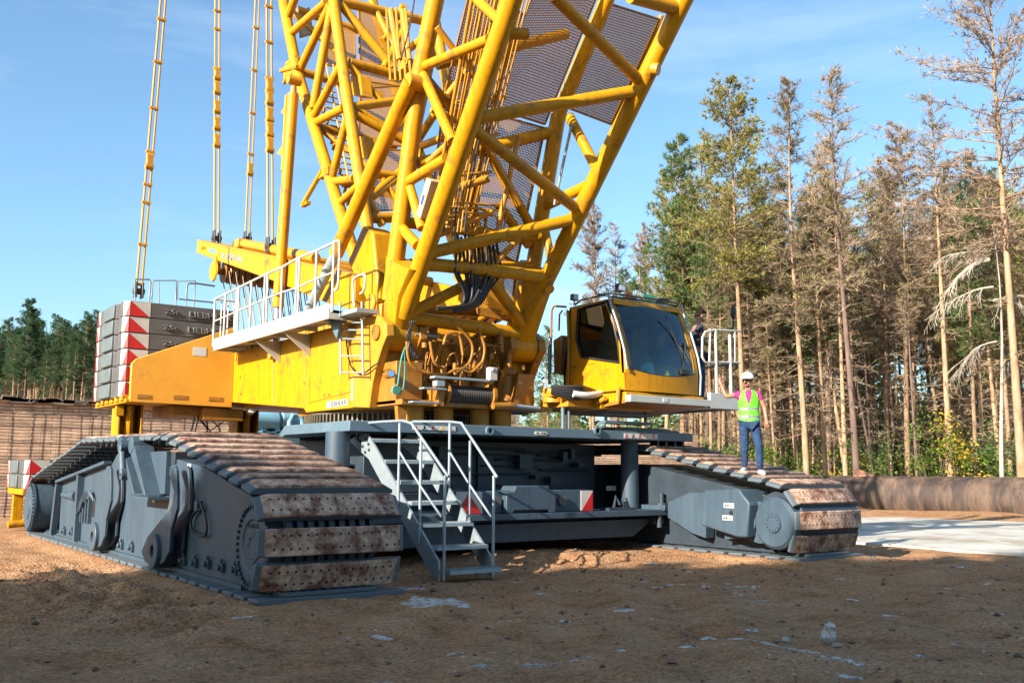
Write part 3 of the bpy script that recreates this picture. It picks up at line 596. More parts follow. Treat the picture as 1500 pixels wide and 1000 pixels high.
def add_pads(track, xc, keep):
    rest = MB()
    for (p, e) in TP:
        t = V((0, e.x, e.y)); n_ = V((0, -e.y, e.x)); n_ = -n_ if (V((0, p.x, p.y))-V((0, 16.3, .75))).dot(n_) < 0 else n_
        if p.y < .2 and 9.9 < p.x < 22.4: n_ = V((0, 0, -1))
        M = Matrix((V((1, 0, 0)) if n_.cross(V((1, 0, 0))).dot(t) > 0 else V((-1, 0, 0)), V((0, 0, 0)), n_)).transposed()
        X = V((1, 0, 0)); Y = n_.cross(X); R3 = Matrix((X, Y, n_)).transposed()
        tl = .10 if (n_.z > .9 and p.x < 14) else (-.06 if n_.z > .9 else 0)
        jit = Matrix.Rotation((tl if Y.dot(t) > 0 else -tl)*-1+rnd.uniform(-.02, .02), 3, 'X')
        loc = V((xc+rnd.uniform(-.008, .008), p.x, p.y))
        if keep(p):
            o = pmo.copy(); COL.objects.link(o); o.parent = track; o.rotation_euler = (R3 @ jit).to_euler(); o.location = loc-wl(track)
        else:
            n0 = len(rest.v); rest.v += [tuple(R3 @ V(q)+loc) for q in pm.v]; rest.f += [tuple(i+n0 for i in f) for f in pm.f]; rest.m += [0]*len(pm.f)
    if rest.v: rest.build('track_pad', PADM, track, bevel=0)['kind'] = 'stuff'
    ch = MB()
    for i, (p, e) in enumerate(TP):
        q, e2 = TP[(i+1) % len(TP)]; a = V((0, p.x, p.y)); c = V((0, q.x, q.y)); mid = (a+c)/2; t = (c-a).normalized(); n_ = V((0, -t.z, t.y)); n_ = -n_ if (mid-V((0, 16.3, .75))).dot(n_) < 0 else n_
        if mid.z < .2: n_ = V((0, 0, -1))
        for k in range(9):
            x = xc-.5+k*.125; o = mid-n_*.075; s = .035
            vs = [o+V((x+sx*s, 0, 0))+t*sy*.11+n_*sz*.045 for sx, sy, sz in ((-1,-1,-1),(1,-1,-1),(1,1,-1),(-1,1,-1),(-1,-1,1),(1,-1,1),(1,1,1),(-1,1,1))]
            ch.add(vs, [(0,3,2,1),(4,5,6,7),(0,1,5,4),(1,2,6,5),(2,3,7,6),(3,0,4,7)])
    ch.build('chain', BLUD, track, smooth=0)['kind'] = 'stuff'
# ---- near (left) track
XL = 4.13
fp = P([(372, 862), (86, 783), (91, 707), (164, 679), (172, 664), (258, 672), (300, 684), (388, 738)], 'x', XL); fp[0].z = fp[1].z = .13
b = MB(); b.prism(fp, (1.3, 0, 0)); b.box((4.6, 21.2, .15), (5.3, 22.5, .95))
LT = b.build('crawler_track', BLU, CR, bevel=.012)
tag(LT, 'near crawler track with sunlit rear and shaded front')
add_pads(LT, 4.8, lambda p: not (p.x > 22.4 and p.y > .3))
# bottom lip, stiffeners, top rim
b = MB(); b.box((XL-.05, 10.7, .10), (XL-.003, 21.6, .155)); b.build('bottom_lip', BLU, LT)
for (u0, v0, u1, v1) in [(91, 708, 82, 782), (123, 695, 117, 786)]:
    a, c = at(u0, v0, 'x', XL), at(u1, v1, 'x', XL); a.z = min(a.z, 1.4); b = MB(); b.prism([(XL-.002, a.y-.07, a.z), (XL-.002, a.y+.07, a.z), (XL-.002, c.y+.07, .15), (XL-.002, c.y-.07, .15)], (-.11, 0, 0)); b.build('stiffener', BLU, LT)
a, c = at(91, 707, 'x', XL), at(164, 679, 'x', XL); b = MB(); b.prism([(XL, a.y, a.z), (XL, c.y, c.z), (XL, c.y, c.z+.05), (XL, a.y, a.z+.05)], (-.13, 0, 0)); b.build('top_rim', BLU, LT)
b = MB(); q0, q1 = at(176, 655, 'x', XL), at(256, 668, 'x', XL); b.box((XL+.1, q1.y, 1.5), (XL+1.2, q0.y, 1.66)); b.box((XL-.02, q1.y-.1, q1.z-.1), (XL+.2, q1.y+.1, q1.z+.06)); b.build('guide_roller', BLUD, LT)
# idler wheel with toothed rim
c = at(375, 801, 'x', XL); c.z = .60
b = MB(); b.lathe(c, (-1, 0, 0), [(-1.2, .44), (.0, .44), (.03, .44), (.035, .40), (.05, .38), (.05, .30), (.035, .28), (.035, .0)], 40)
wheel = b.build('idler_wheel', BLU, LT)
b = MB()
for i in range(40):
    a = 2*pi*i/40; o = c+V((-.035, cos(a)*.45, sin(a)*.45)); b.tube(o+V((.04, 0, 0)), o+V((-.03, 0, 0)), .024, 6)
b.build('bolt_ring', BLU, wheel)
b = MB()
for i in range(10):
    a = 2*pi*i/10; o = c+V((-.035, cos(a)*.14, sin(a)*.14-.0)); b.tube(o, o+V((-.015, 0, 0)), .014, 6)
b.lathe(c, (-1, 0, 0), [(.03, .19), (.045, .185), (.045, .11), (.036, .1)], 24); b.build('hub_bolts', BLU, wheel)
text('LIEBHERR', 'lettering', BLU, wheel, c+V((-.037, .15, .20)), (0, -1, 0), (0, 0, 1), .05, .30, .008)
# rear drive drum
c = at(43, 745, 'x', 3.95); c.z = .62
b = MB(); b.lathe(c, (-1, 0, 0), [(-1.0, .48), (-.05, .48), (-.045, .5), (0, .5), (.001, .45), (.03, .44), (.03, .25), (.05, .24), (.05, 0)], 36)
drum = b.build('drive_drum', BLU, LT); b = MB()
for i in range(36):
    a = 2*pi*i/36; o = c+V((-.0, cos(a)*.475, sin(a)*.475)); b.tube(o, o+V((-.03, 0, 0)), .02, 6)
b.build('bolt_ring', BLUD, drum)
# lifting arms with eyes
def zr(pts): return [(x*.34, 560+y*.34) for x, y in pts]
arm = zr([(640,725),(665,665),(775,530),(782,470),(762,395),(765,362),(785,358),(792,380),(797,470),(795,545),(768,640),(762,725),(735,775),(690,790),(655,770)])
y0 = at(240, 806, 'x', 4.0); y1 = at(149.6, 788.5, 'x', 4.0)
for dy in (0, y1.y-y0.y):
    pts = P(arm, 'x', 4.0); pts = [V((0, p.y+dy, max(.12, p.z))) for p in pts]
    b = MB(); b.prism([p+V((4.06, 0, 0)) for p in pts], (.04, 0, 0)); b.prism([p+V((3.90, 0, 0)) for p in pts], (.04, 0, 0))
    la = b.build('lifting_arm', BLU, LT, bevel=.006)
    cc = V((3.9, y0.y+dy, y0.z)); b = MB(); b.lathe(cc, (-1, 0, 0), [(-.2, .225), (.05, .225), (.06, .215), (.06, .085), (-.02, .08), (-.02, 0)], 28); b.build('eye_disc', BLU, la, smooth=30)
    b = MB(); b.tube(cc+V((-.012, 0, 0)), cc+V((.02, 0, 0)), .075, 16); b.build('pin_hole', BLK, la)
# top gusset ribs and link
for (za, zb) in [((548, 268), (603, 478)), ((596, 268), (652, 486))]:
    a, c = at(za[0]*.34, 560+za[1]*.34, 'x', 3.95), at(zb[0]*.34, 560+zb[1]*.34, 'x', 3.95)
    b = MB(); b.prism([(3.85, a.y+.13, a.z-.05), (3.85, a.y-.10, a.z+.02), (3.85, c.y-.06, c.z), (3.85, c.y+.03, c.z)], (.28, 0, 0)); b.tube((3.84, a.y, a.z), (4.12, a.y, a.z), .13, 18); b.build('gusset', BLU, LT, bevel=.006)
a = at(690*.34, 560+490*.34, 'x', 4.0); c = at(600*.34, 560+485*.34, 'x', 4.0); b = MB(); b.box((3.84, a.y, c.z-.04), (4.13, c.y, c.z)); b.build('gusset_shelf', BLU, LT)
a = at(600*.34, 560+300*.34, 'x', 4.0); c = at(690*.34, 560+480*.34, 'x', 4.0); b = MB(); b.box((4.06, c.y, c.z), (4.13, a.y-.1, a.z)); b.build('gusset_plate', BLU, LT)
a, c = at(528*.34, 560+275*.34, 'x', 3.82), at(532*.34, 560+395*.34, 'x', 3.82); b = MB(); b.path([(3.82, a.y, a.z), (3.82, a.y-.05, (a.z+c.z)/2), (3.82, c.y, c.z)], .06, 8); b.tube((3.78, c.y, c.z), (3.88, c.y, c.z), .085, 16); b.tube((3.78, a.y, a.z), (3.88, a.y, a.z), .1, 16); b.build('link', BLU, LT, smooth=50)
for (x, y) in [(800,765),(850,775),(905,780),(965,795),(1025,805),(530,700),(575,710),(282,640),(316,645)]:
    a = at(x*.34, 560+y*.34, 'x', XL); b = MB(); b.box((XL-.05, a.y-.05, a.z-.06), (XL, a.y+.05, a.z+.05)); b.tube((XL-.09, a.y, a.z), (XL, a.y, a.z), .035, 10); b.tube((XL-.04, a.y, a.z+.05), (XL-.04, a.y, a.z+.1), .025, 8); b.tube((XL-.04, a.y+.05, a.z-.02), (XL-.04, a.y+.1, a.z-.02), .025, 8); b.build('roller_bolt', BLU, LT, bevel=.008)
pts = P(zr([(868,545),(840,560),(822,600),(830,640),(880,660),(890,625),(882,570),(868,530),(866,515)]), 'x', XL-.05); MB().spath(pts, .018, 8).build('hose_loop', BLK, LT, smooth=60)
a = at(868*.34, 560+520*.34, 'x', XL); MB().box((XL-.08, a.y-.05, a.z-.1), (XL, a.y+.05, a.z+.03)).build('hose_socket', BLU, LT, bevel=.01)
# rear side fittings: cylinder, opening, hoses
a = at(300*.34, 560+485*.34, 'x', XL); b = MB(); b.tube((XL-.02, a.y+.4, a.z), (XL-.02, a.y-.35, a.z-.01), .06, 12); b.tube((XL-.02, a.y-.3, a.z), (XL-.02, a.y-.7, a.z), .09, 12); b.build('tension_cylinder', BLU, LT, smooth=50)
a = at(400*.34, 560+545*.34, 'x', XL); MB().box((XL-.004, a.y-.14, a.z-.13), (XL+.02, a.y+.14, a.z+.13)).build('access_opening', BLK, LT)
b = MB()
for (dx, dy) in ((0, .45), (.2, .3), (-.1, .1), (.05, -.1)): b.box((XL-.06, a.y+dy-.03+.2, a.z-.25), (XL, a.y+dy+.03+.2, a.z+.2-abs(dy)*.3))
for k in range(3): b.spath([(XL-.06-.02*k, a.y+.7, a.z-.1), (XL-.1, a.y+.35, a.z+.12+.05*k), (XL-.08, a.y, a.z+.25+.03*k), (XL-.04, a.y-.2, a.z+.15)], .016, 6)
b.build('grease_hoses', BLU, LT, smooth=50)
a = at(816*.34, 560+363*.34, 'x', XL); MB().box((XL-.004, a.y-.07, a.z-.04), (XL, a.y+.07, a.z+.04)).build('sticker', SIGN, LT)
a = at(662*.34, 560+507*.34, 'x', XL); MB().box((XL-.004, a.y-.07, a.z-.03), (XL, a.y+.07, a.z+.03)).build('sticker', SIGN, LT)
# ---- far (right) track
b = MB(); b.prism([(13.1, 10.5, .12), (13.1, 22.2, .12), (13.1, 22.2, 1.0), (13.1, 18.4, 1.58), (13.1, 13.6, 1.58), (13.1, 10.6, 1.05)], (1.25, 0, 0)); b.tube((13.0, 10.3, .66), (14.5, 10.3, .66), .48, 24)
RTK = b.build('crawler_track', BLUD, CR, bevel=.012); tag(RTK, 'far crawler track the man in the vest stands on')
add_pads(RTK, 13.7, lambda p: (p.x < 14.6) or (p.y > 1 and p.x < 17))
c = at(1133, 766, 'x', 12.8); b = MB(); b.lathe(c, (-1, 0, 0), [(-.5, .42), (-.05, .42), (.0, .37), (.0, .16), (.03, .15), (.03, 0)], 36); hub = b.build('gear_hub', BLU, RTK, smooth=35)
b = MB()
for i in range(12): a = 2*pi*i/12; o = c+V((-.028, cos(a)*.12, sin(a)*.12)); b.tube(o, o+V((-.02, 0, 0)), .012, 6)
b.build('hub_bolts', BLU, hub)
c2 = at(1090, 763, 'x', 12.78); b = MB(); b.lathe(c2, (-1, 0, 0), [(-.5, .24), (0, .24), (.01, .2), (.01, .12), (.025, .11), (.025, 0)], 24); b.prism([(12.85, c2.y, c2.z+.25), (12.85, c2.y+.5, c2.z+.3), (12.85, c2.y+.5, c2.z-.34), (12.85, c2.y, c2.z-.25)], (.35, 0, 0)); b.prism(P([(1088, 737), (1112, 734), (1132, 742), (1134, 794), (1112, 796), (1086, 787)], 'x', 12.84), (.4, 0, 0)); b.build('gearbox', BLU, RTK, bevel=.02)
mc = P([(1031, 717), (1082, 716), (1098, 737), (1094, 787), (1078, 786), (1026, 769)], 'x', 12.62); b = MB(); b.prism(mc, (.6, 0, 0)); b.build('motor_cover', BLU, RTK, bevel=.03)
for (u, v) in [(1067, 740), (1065, 758)]:
    a = at(u, v, 'x', 12.6); b = MB(); b.box((12.608, a.y-.11, a.z-.04), (12.618, a.y+.11, a.z+.04)); st = b.build('sticker', SIGN, RTK); MB().prism([(12.603, a.y-.09, a.z-.028), (12.603, a.y-.03, a.z-.028), (12.603, a.y-.06, a.z+.025)], (.004, 0, 0)).build('warning_mark', mat('warning_yellow', (.8, .5, .02)), st); MB().box((12.603, a.y, a.z-.02), (12.607, a.y+.03, a.z+.02)).build('warning_mark', NAVY, st); MB().box((12.603, a.y+.05, a.z-.02), (12.607, a.y+.09, a.z+.01)).build('warning_mark', NAVY, st)
a = at(1070, 751, 'x', 12.6); MB().tube((12.61, a.y, a.z), (12.63, a.y, a.z), .04, 12).build('cover_hole', BLK, RTK)
# ---- undercarriage
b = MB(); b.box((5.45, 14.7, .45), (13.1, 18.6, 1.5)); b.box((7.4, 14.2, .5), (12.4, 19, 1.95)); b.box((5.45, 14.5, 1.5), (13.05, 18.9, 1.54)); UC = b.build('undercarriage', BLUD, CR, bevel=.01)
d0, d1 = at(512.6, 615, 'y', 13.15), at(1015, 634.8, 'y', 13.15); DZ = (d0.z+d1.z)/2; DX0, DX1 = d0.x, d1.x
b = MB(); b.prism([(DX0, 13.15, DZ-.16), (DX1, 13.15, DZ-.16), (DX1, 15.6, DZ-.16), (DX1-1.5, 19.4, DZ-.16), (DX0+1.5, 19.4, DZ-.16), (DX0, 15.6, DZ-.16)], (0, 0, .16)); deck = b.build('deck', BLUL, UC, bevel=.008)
b = MB()
for u in (991, 1455):
    a = at(380+u*.34, 560+208*.34, 'y', 13.13); MB().lathe(a, (0, -1, 0), [(-.02, .045), (.03, .045), (.03, .075), (-.02, .075)], 20).build('eye', BLUL, deck)
def plate(name, u0, v0, u1, v1, y, m, par, t=.006):
    a, c = at(u0, v0, 'y', y), at(u1, v1, 'y', y); return MB().box((a.x, y-t, c.z), (c.x, y, a.z)).build(name, m, par)
for (u0, v0, u1, v1) in [(604, 622, 667, 631), (914, 634, 963, 643)]:
    s = plate('sticker', u0, v0, u1, v1, 13.147, SIGN, deck); n = 5
    for i in range(n):
        ua = u0+(u1-u0)*(i+.2)/n; ub = u0+(u1-u0)*(i+.75)/n
        if i == 3:
            a, c, e = at(ua, v1-1.5, 'y', 13.139), at(ub, v1-1.5, 'y', 13.139), at((ua+ub)/2, v0+1.5, 'y', 13.139); MB().prism([a, c, e], (0, .003, 0)).build('warning_mark', mat('warning_yellow', (.8, .5, .02)), s)
        else:
            a, c, e = at(ua, v1-1.5, 'y', 13.139), at(ub, v0+1.5, 'y', 13.139), None; bb = MB(); w = c.x-a.x; h = c.z-a.z
            bb.tube((a.x+w*.4, 13.139, a.z+h*.85), (a.x+w*.4, 13.143, a.z+h*.85), .016, 8); bb.prism([(a.x, 13.139, a.z), (a.x+w*.25, 13.139, a.z), (a.x+w*.7, 13.139, a.z+h*.6), (a.x+w*.3, 13.139, a.z+h*.7)], (0, .003, 0)); bb.box((a.x+w*.6, 13.139, a.z), (c.x, 13.142, a.z+h*.2)); bb.build('warning_mark', NAVY if i % 2 else RED, s)
s = MB(); a = at(785, 631.5, 'y', 13.13); c = at(801, 637, 'y', 13.13); s.prism([(a.x-.03, 13.139, (a.z+c.z)/2), (a.x, 13.139, c.z), (c.x, 13.139, c.z), (c.x+.03, 13.139, (a.z+c.z)/2), (c.x, 13.139, a.z), (a.x, 13.139, a.z)], (0, .006, 0)); s = s.build('number_plate', mat('cream_plate', (.62, .6, .48)), deck)
text('4.48', 'lettering', NAVY, s, (a.x+.005, 13.136, c.z+.012), (1, 0, 0), (0, 0, 1), a.z-c.z-.024, c.x-a.x-.01, .001)
for (u0, u1, v0, v1, nm) in [(960, 1000, 650, 662, 'hinge_lug'), (985, 1010, 652, 664, 'hinge_lug')]:
    a, c = at(u0, v0, 'y', 13.35), at(u0+22, v1, 'y', 13.35); b = MB(); b.box((a.x, 13.3, c.z), (a.x+.06, 13.5, DZ-.16)); b.box((a.x+.22, 13.3, c.z), (a.x+.28, 13.5, DZ-.16)); b.tube((a.x-.02, 13.4, c.z+.05), (a.x+.3, 13.4, c.z+.05), .06, 12); b.build(nm, BLUD, UC)
b = MB(); a, c = at(408, 641, 'y', 15.2), at(437, 651, 'y', 15.2); b.box((a.x, 15.15, c.z), (c.x, 15.2, a.z)); b.build('lug_plate', BLUL, UC)
a = at(497, 650, 'y', 13.5); b = MB(); b.tube((a.x, 13.55, .8), (a.x, 13.55, DZ-.16), .19, 24); b.build('support_post', BLU, UC, smooth=50)
a = at(925, 690, 'y', 13.5); b = MB(); b.tube((a.x, 13.55, .75), (a.x, 13.55, DZ-.16), .17, 24); b.build('support_post', BLU, UC, smooth=50)
web = P([(540, 806), (701, 796), (928, 785), (957, 759), (540, 774)], 'y', 13.2); b = MB(); b.prism(web, (0, .3, 0)); b.build('front_beam', BLU, UC, bevel=.006)
b = MB(); fl = P([(540, 766), (758, 752), (979, 743), (979, 755), (540, 774)], 'y', 12.85); FZ = at(758, 752, 'y', 12.85).z; xa, xb = fl[0].x, fl[2].x
b.box((xa, 12.85, FZ-.10), (xb, 13.9, FZ)); b.build('beam_flange', BLU, UC, bevel=.006)
b = MB(); b.box((xb-.15, 12.8, FZ-.02), (xb+.2, 13.6, FZ+.08)); br = P([(978, 735), (1010, 721), (1034, 721), (1034, 788), (1012, 780), (985, 762), (978, 758)], 'x', 12.85); b.prism(br, (.22, 0, 0)); b.build('track_bracket', BLU, UC, bevel=.01)
b = MB(); a = at(975, 738, 'y', 12.9); b.tube((a.x, 13.0, FZ+.06), (a.x, 13.0, FZ+.30), .045, 10); b.tube((a.x, 13.0, FZ+.05), (a.x, 13.0, FZ+.12), .12, 14); b.tube((a.x+.04, 13, FZ+.2), (a.x+.2, 12.95, FZ+.1), .02, 8); b.build('locking_pin', BLUD, UC, smooth=50)
b = MB(); a = at(905, 740, 'y', 13.0); b.box((a.x-.25, 12.95, FZ), (a.x+.4, 13.2, FZ+.05)); b.path([(a.x-.05, 13.05, FZ+.05), (a.x, 13.05, FZ+.25), (a.x+.05, 13.0, FZ+.1)], .03, 8); b.box((a.x+.12, 12.98, FZ), (a.x+.22, 13.1, FZ+.16)); b.tube((a.x+.3, 13, FZ), (a.x+.2, 13, FZ+.22), .02, 8); b.build('shackle', BLUD, UC, smooth=40)
b = MB(); a = at(966, 765, 'y', 12.9); b.tube((a.x-.1, 13, FZ-.2), (a.x+.15, 13, FZ-.2), .07, 12); b.tube((a.x, 12.9, FZ-.12), (a.x, 12.9, FZ-.32), .05, 10); b.build('hook', BLUD, UC, smooth=40)
# dark plumbing inside the undercarriage
b = MB()
for i in range(14):
    z = rnd.uniform(1.0, 1.85); x = rnd.uniform(7.6, 11); b.tube((x, 14.1, z), (x+rnd.uniform(.5, 2.2), 14.1, z+rnd.uniform(-.03, .03)), rnd.uniform(.012, .03), 6)
for i in range(12): x = rnd.uniform(7.6, 12.2); z = rnd.uniform(.8, 1.7); b.box((x, 13.95, z), (x+rnd.uniform(.08, .3), 14.2, z+rnd.uniform(.06, .25)))
b.build('hydraulic_lines', BLUD, UC, smooth=40)
plate('sticker', 888, 711, 902, 718, 14.0, SIGN, UC)
plate('side_panel', 700, 658, 800, 730, 14.15, BLUD, UC)
# ---- stairs
b = MB(); sp_ = P([(511,645),(529.6,633),(538,635.5),(550,655),(642,822),(642,851),(631.6,842),(540,672)], 'x', 6.95)
ST = MB().prism(sp_, (.03, 0, 0)).build('stairway', GALV, CR)
DXS = .87; MB().prism([p+V((DXS, 0, 0)) for p in sp_], (.03, 0, 0)).build('stringer', GALV, ST)
for (u, v) in [(543,643),(562,674),(584,704.5),(600,735),(617,767),(637,801),(656,836)]:
    a = at(u, v, 'x', 6.98); b = MB(); b.box((6.982, a.y-.06, a.z-.045), (6.948+DXS, a.y+.20, a.z))
    for k in range(22): b.box((6.99+k*.038, a.y-.06, a.z), (7.008+k*.038, a.y+.2, a.z+.012))
    b.build('tread', GALV, ST, smooth=0)
for xr, top, posts, midr in [(6.93, [(522,645),(522,628),(530,620),(560,617.5),(591,616),(603,620),(657,698)], [((585.7,619.5),(582,745)),((617,641.6),(612,795)),((652,696),(648.6,849))], [(585.7,662),(614.6,709.6),(647,757)]),
                            (7.86, [(591,634),(594,622),(606,617),(660,617.5),(676,619.5),(728.5,699)], [((659,619.5),(656,735)),((688.7,645),(687,778)),((723.4,696),(723.4,842))], [(659,662),(688,709.6),(720,757)])]:
    b = MB(); b.path(P(top, 'x', xr), .021, 8); b.path(P(midr, 'x', xr), .017, 8)
    for (t, q) in posts: a, c = at(*t, 'x', xr), at(*q, 'x', xr); b.tube(a, (a.x, a.y, c.z), .021, 10)
    b.build('handrail', GALV, ST, smooth=60)
b = MB()
for (x, y) in [(433,252),(460,240),(447,275),(472,265),(458,300),(474,290)]: a = at(380+x*.34, 560+y*.34, 'x', 6.95); b.tube((6.93, a.y, a.z), (6.95, a.y, a.z), .022, 6)
b.build('bolts', BLUD, ST, smooth=0)
# ---- slewing ring
b = MB(); b.lathe((9.25, 16.6, DZ), (0, 0, 1), [(0, 1.6), (.3, 1.6)], 64)
for i in range(110): a = 2*pi*i/110; c = V((9.25+cos(a)*1.62, 16.6+sin(a)*1.62, DZ)); t = V((-sin(a), cos(a), 0)); r_ = V((cos(a), sin(a), 0)); b.prism([c-t*.025-r_*.03, c+t*.025-r_*.03, c+t*.015+r_*.07, c-t*.015+r_*.07], (0, 0, .26))
b.build('slewing_ring', mat('oily_steel', (.12, .1, .07), .5, metal=.3, var=.3), CR, smooth=0)
# ================================================================ superstructure
bp = P([(340, 589), (446, 598), (448, 604), (527, 596), (541, 596)], 'x', 7.6); BT = 4.02
b = MB(); b.prism(bp+[V((7.6, 14.3, BT-.5)), V((7.6, 14.75, BT)), V((7.6, bp[0].y, BT))], (3.3, 0, 0)); BODY = b.build('machine_house', YEL, CR, bevel=.012)
bz = bp[0].z
b = MB(); b.box((7.65, bp[0].y-.01, bz-.02), (10.85, 23.6, BT-.05)); b.build('rear_frame', YELD, BODY)
# panel seams, holes, sign
b = MB()
for (u0, v0, u1, v1) in [(446, 510, 446, 600), (400, 525, 400, 592), (452, 590, 520, 572)]:
    a, c = at(u0, v0, 'x', 7.597), at(u1, v1, 'x', 7.597); b.tube(a, c, .007, 4)
for (u, v) in [(352, 552), (353, 577), (475, 579), (482, 578), (446, 561), (375, 520)]: a = at(u, v, 'x', 7.597); b.box((7.59, a.y-.03, a.z-.025), (7.6, a.y+.03, a.z+.025))
b.build('panel_seams', OCH, BODY, smooth=0)
a, c = at(478, 597, 'x', 7.59), at(509, 584, 'x', 7.59)
sg = MB().prism([(7.588, a.y, at(479, 598, 'x', 7.59).z), (7.588, c.y, at(509, 593, 'x', 7.59).z), (7.588, c.y, at(509, 583.5, 'x', 7.59).z), (7.588, a.y, at(479, 588, 'x', 7.59).z)], (.008, 0, 0)).build('name_plate', WHT, BODY)
p0 = at(481.5, 596, 'x', 7.586); p1 = at(507.5, 592.3, 'x', 7.586); p2 = at(481.5, 588.5, 'x', 7.586)
text('LIEBHERR', 'lettering', NAVY, sg, p0, p1-p0, (0, 0, 1), p2.z-p0.z, (p1-p0).length, .003, .0)
a, c = at(514.5, 587, 'x', 7.59), at(524, 553, 'x', 7.59); MB().box((7.585, c.y, a.z), (7.598, a.y, c.z)).build('white_panel', SIGN, BODY)
a = at(372, 598, 'x', 8.1); b = MB(); b.tube((8.0, a.y-.2, a.z-.02), (8.2, a.y+.5, a.z-.05), .085, 14); b.build('exhaust_pipe', mat('pale_cylinder', (.6, .57, .5)), BODY, smooth=50)
b = MB(); b.prism([(8.0, bp[1].y+.6, bp[1].z+.03), (8.0, bp[1].y+.3, bp[1].z+.03), (8.0, bp[1].y+.45, bp[1].z-.16)], (.08, 0, 0)); b.build('tie_down_lug', YEL, BODY)
# belly
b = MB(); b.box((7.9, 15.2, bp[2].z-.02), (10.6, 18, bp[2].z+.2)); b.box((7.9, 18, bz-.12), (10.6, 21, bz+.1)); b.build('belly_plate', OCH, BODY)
# boom-foot brackets
bk = P([(516, 596), (518, 500), (522, 472), (540, 462), (558, 463), (566, 474), (567, 491), (560, 508), (553, 530), (546, 560), (541, 597)], 'x', 7.58)
PIN = at(552.6, 487, 'x', 7.58)
for x0, x1 in [(7.575, 7.72), (8.22, 8.36), (10.12, 10.26), (10.76, 10.92)]:
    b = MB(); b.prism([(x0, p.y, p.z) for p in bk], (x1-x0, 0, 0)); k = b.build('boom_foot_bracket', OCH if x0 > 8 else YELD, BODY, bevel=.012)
for x0 in (7.55, 10.95):
    b = MB(); b.lathe((x0, PIN.y, PIN.z), (-1 if x0 < 9 else 1, 0, 0), [(-.05, .13), (.01, .13), (.012, .115), (.0, .11), (.0, 0)], 24); b.build('boom_pin', OCH, BODY, smooth=30)
# front ledge and the recess with winch and slewing motors
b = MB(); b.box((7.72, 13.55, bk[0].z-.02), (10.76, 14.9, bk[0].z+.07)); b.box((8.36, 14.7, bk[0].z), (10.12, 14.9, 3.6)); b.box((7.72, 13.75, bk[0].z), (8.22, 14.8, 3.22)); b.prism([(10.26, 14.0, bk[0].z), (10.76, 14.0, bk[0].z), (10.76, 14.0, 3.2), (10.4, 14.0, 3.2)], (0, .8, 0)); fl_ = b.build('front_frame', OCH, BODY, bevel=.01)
LZ = bk[0].z+.07
b = MB(); a = at(508+.0, 598, 'x', 7.75); b.prism([(7.75, 13.75, LZ-.05), (7.95, 13.75, LZ-.05), (7.92, 13.75, LZ-.34), (7.78, 13.75, LZ-.34)], (0, .1, 0)); b.build('transport_lug', OCH, BODY)
def YP(u, v, y=13.7): return at(u, v, 'y', y)
for u, r, v0, v1 in [(617, .30, 505, 583), (668, .2, 505, 560), (742, .2, 520, 575), (700, .16, 500, 550)]:
    a, c = YP(u, v0, 14.35), YP(u, v1, 14.35); b = MB(); b.lathe((a.x, 14.35, LZ), (0, 0, 1), [(0, r*1.25), (.08, r*1.25), (.1, r), ((a.z-LZ)*.6, r*.92), ((a.z-LZ)*.62, r*1.1), ((a.z-LZ)*.7, r*1.1), ((a.z-LZ)*.72, r*.6), (a.z-LZ, r*.55)], 24); b.build('slewing_motor', OCH, fl_, smooth=30)
for u, r in [(604, .22), (652, .17), (705, .17), (735, .2)]:
    a = YP(u, 606, 14.0); b = MB(); b.tube((a.x, 14.05, DZ+.004), (a.x, 14.05, LZ-.08), r, 20); b.build('pinion_housing', YELD, fl_, smooth=50)
a, c = YP(651, 577, 13.55), YP(716, 579, 13.55); zc = (a.z+c.z)/2
b = MB(); b.lathe((a.x, 13.55, zc), (1, 0, 0), [(0, .15)]+[(.02+k*.018, .15-.012*(k % 2)) for k in range(int((c.x-a.x-.04)/.018))]+[(c.x-a.x, .15)], 28); wd = b.build('winch_drum', ROPE, fl_, smooth=50)
b = MB(); b.lathe((a.x, 13.55, zc), (-1, 0, 0), [(-.01, .21), (.03, .21), (.03, .12), (.12, .11), (.12, 0)], 28); b.box((a.x-.2, 13.4, zc-.22), (a.x-.1, 13.9, zc+.1)); b.build('winch_flange', OCH, wd, smooth=40); b = MB(); b.lathe((c.x, 13.55, zc), (1, 0, 0), [(-.01, .20), (.05, .20), (.05, .1), (.1, 0)], 28); b.build('winch_flange', OCH, wd, smooth=40)
b = MB(); p, q = YP(634, 551, 13.4), YP(722, 553, 13.4); b.box((p.x, 13.35, p.z-.03), (q.x, 13.5, p.z+.01)); p = YP(616, 568, 13.4); b.box((p.x, 13.3, p.z-.02), (p.x+.45, 13.45, p.z+.01)); p = YP(600, 588, 13.4); b.box((p.x, 13.3, p.z-.02), (p.x+.5, 13.45, p.z+.01)); p, q = YP(638, 557, 13.4), YP(650, 566, 13.4); b.box((p.x, 13.36, q.z), (q.x, 13.5, p.z)); b.build('rope_guide', GALV, fl_, bevel=.006)
p = YP(608, 490, 13.9); q = YP(643, 493, 13.9); MB().tube(p, q, .025, 8).build('guide_rod', GALV, fl_)
p, q = YP(713, 538, 13.4), YP(724, 558, 13.4); b = MB(); b.box((p.x, 13.3, q.z), (q.x, 13.42, p.z)); b.ball((p.x+.05, 13.3, p.z-.04), .04, 8); b.build('sensor_box', WHT, fl_, bevel=.01)
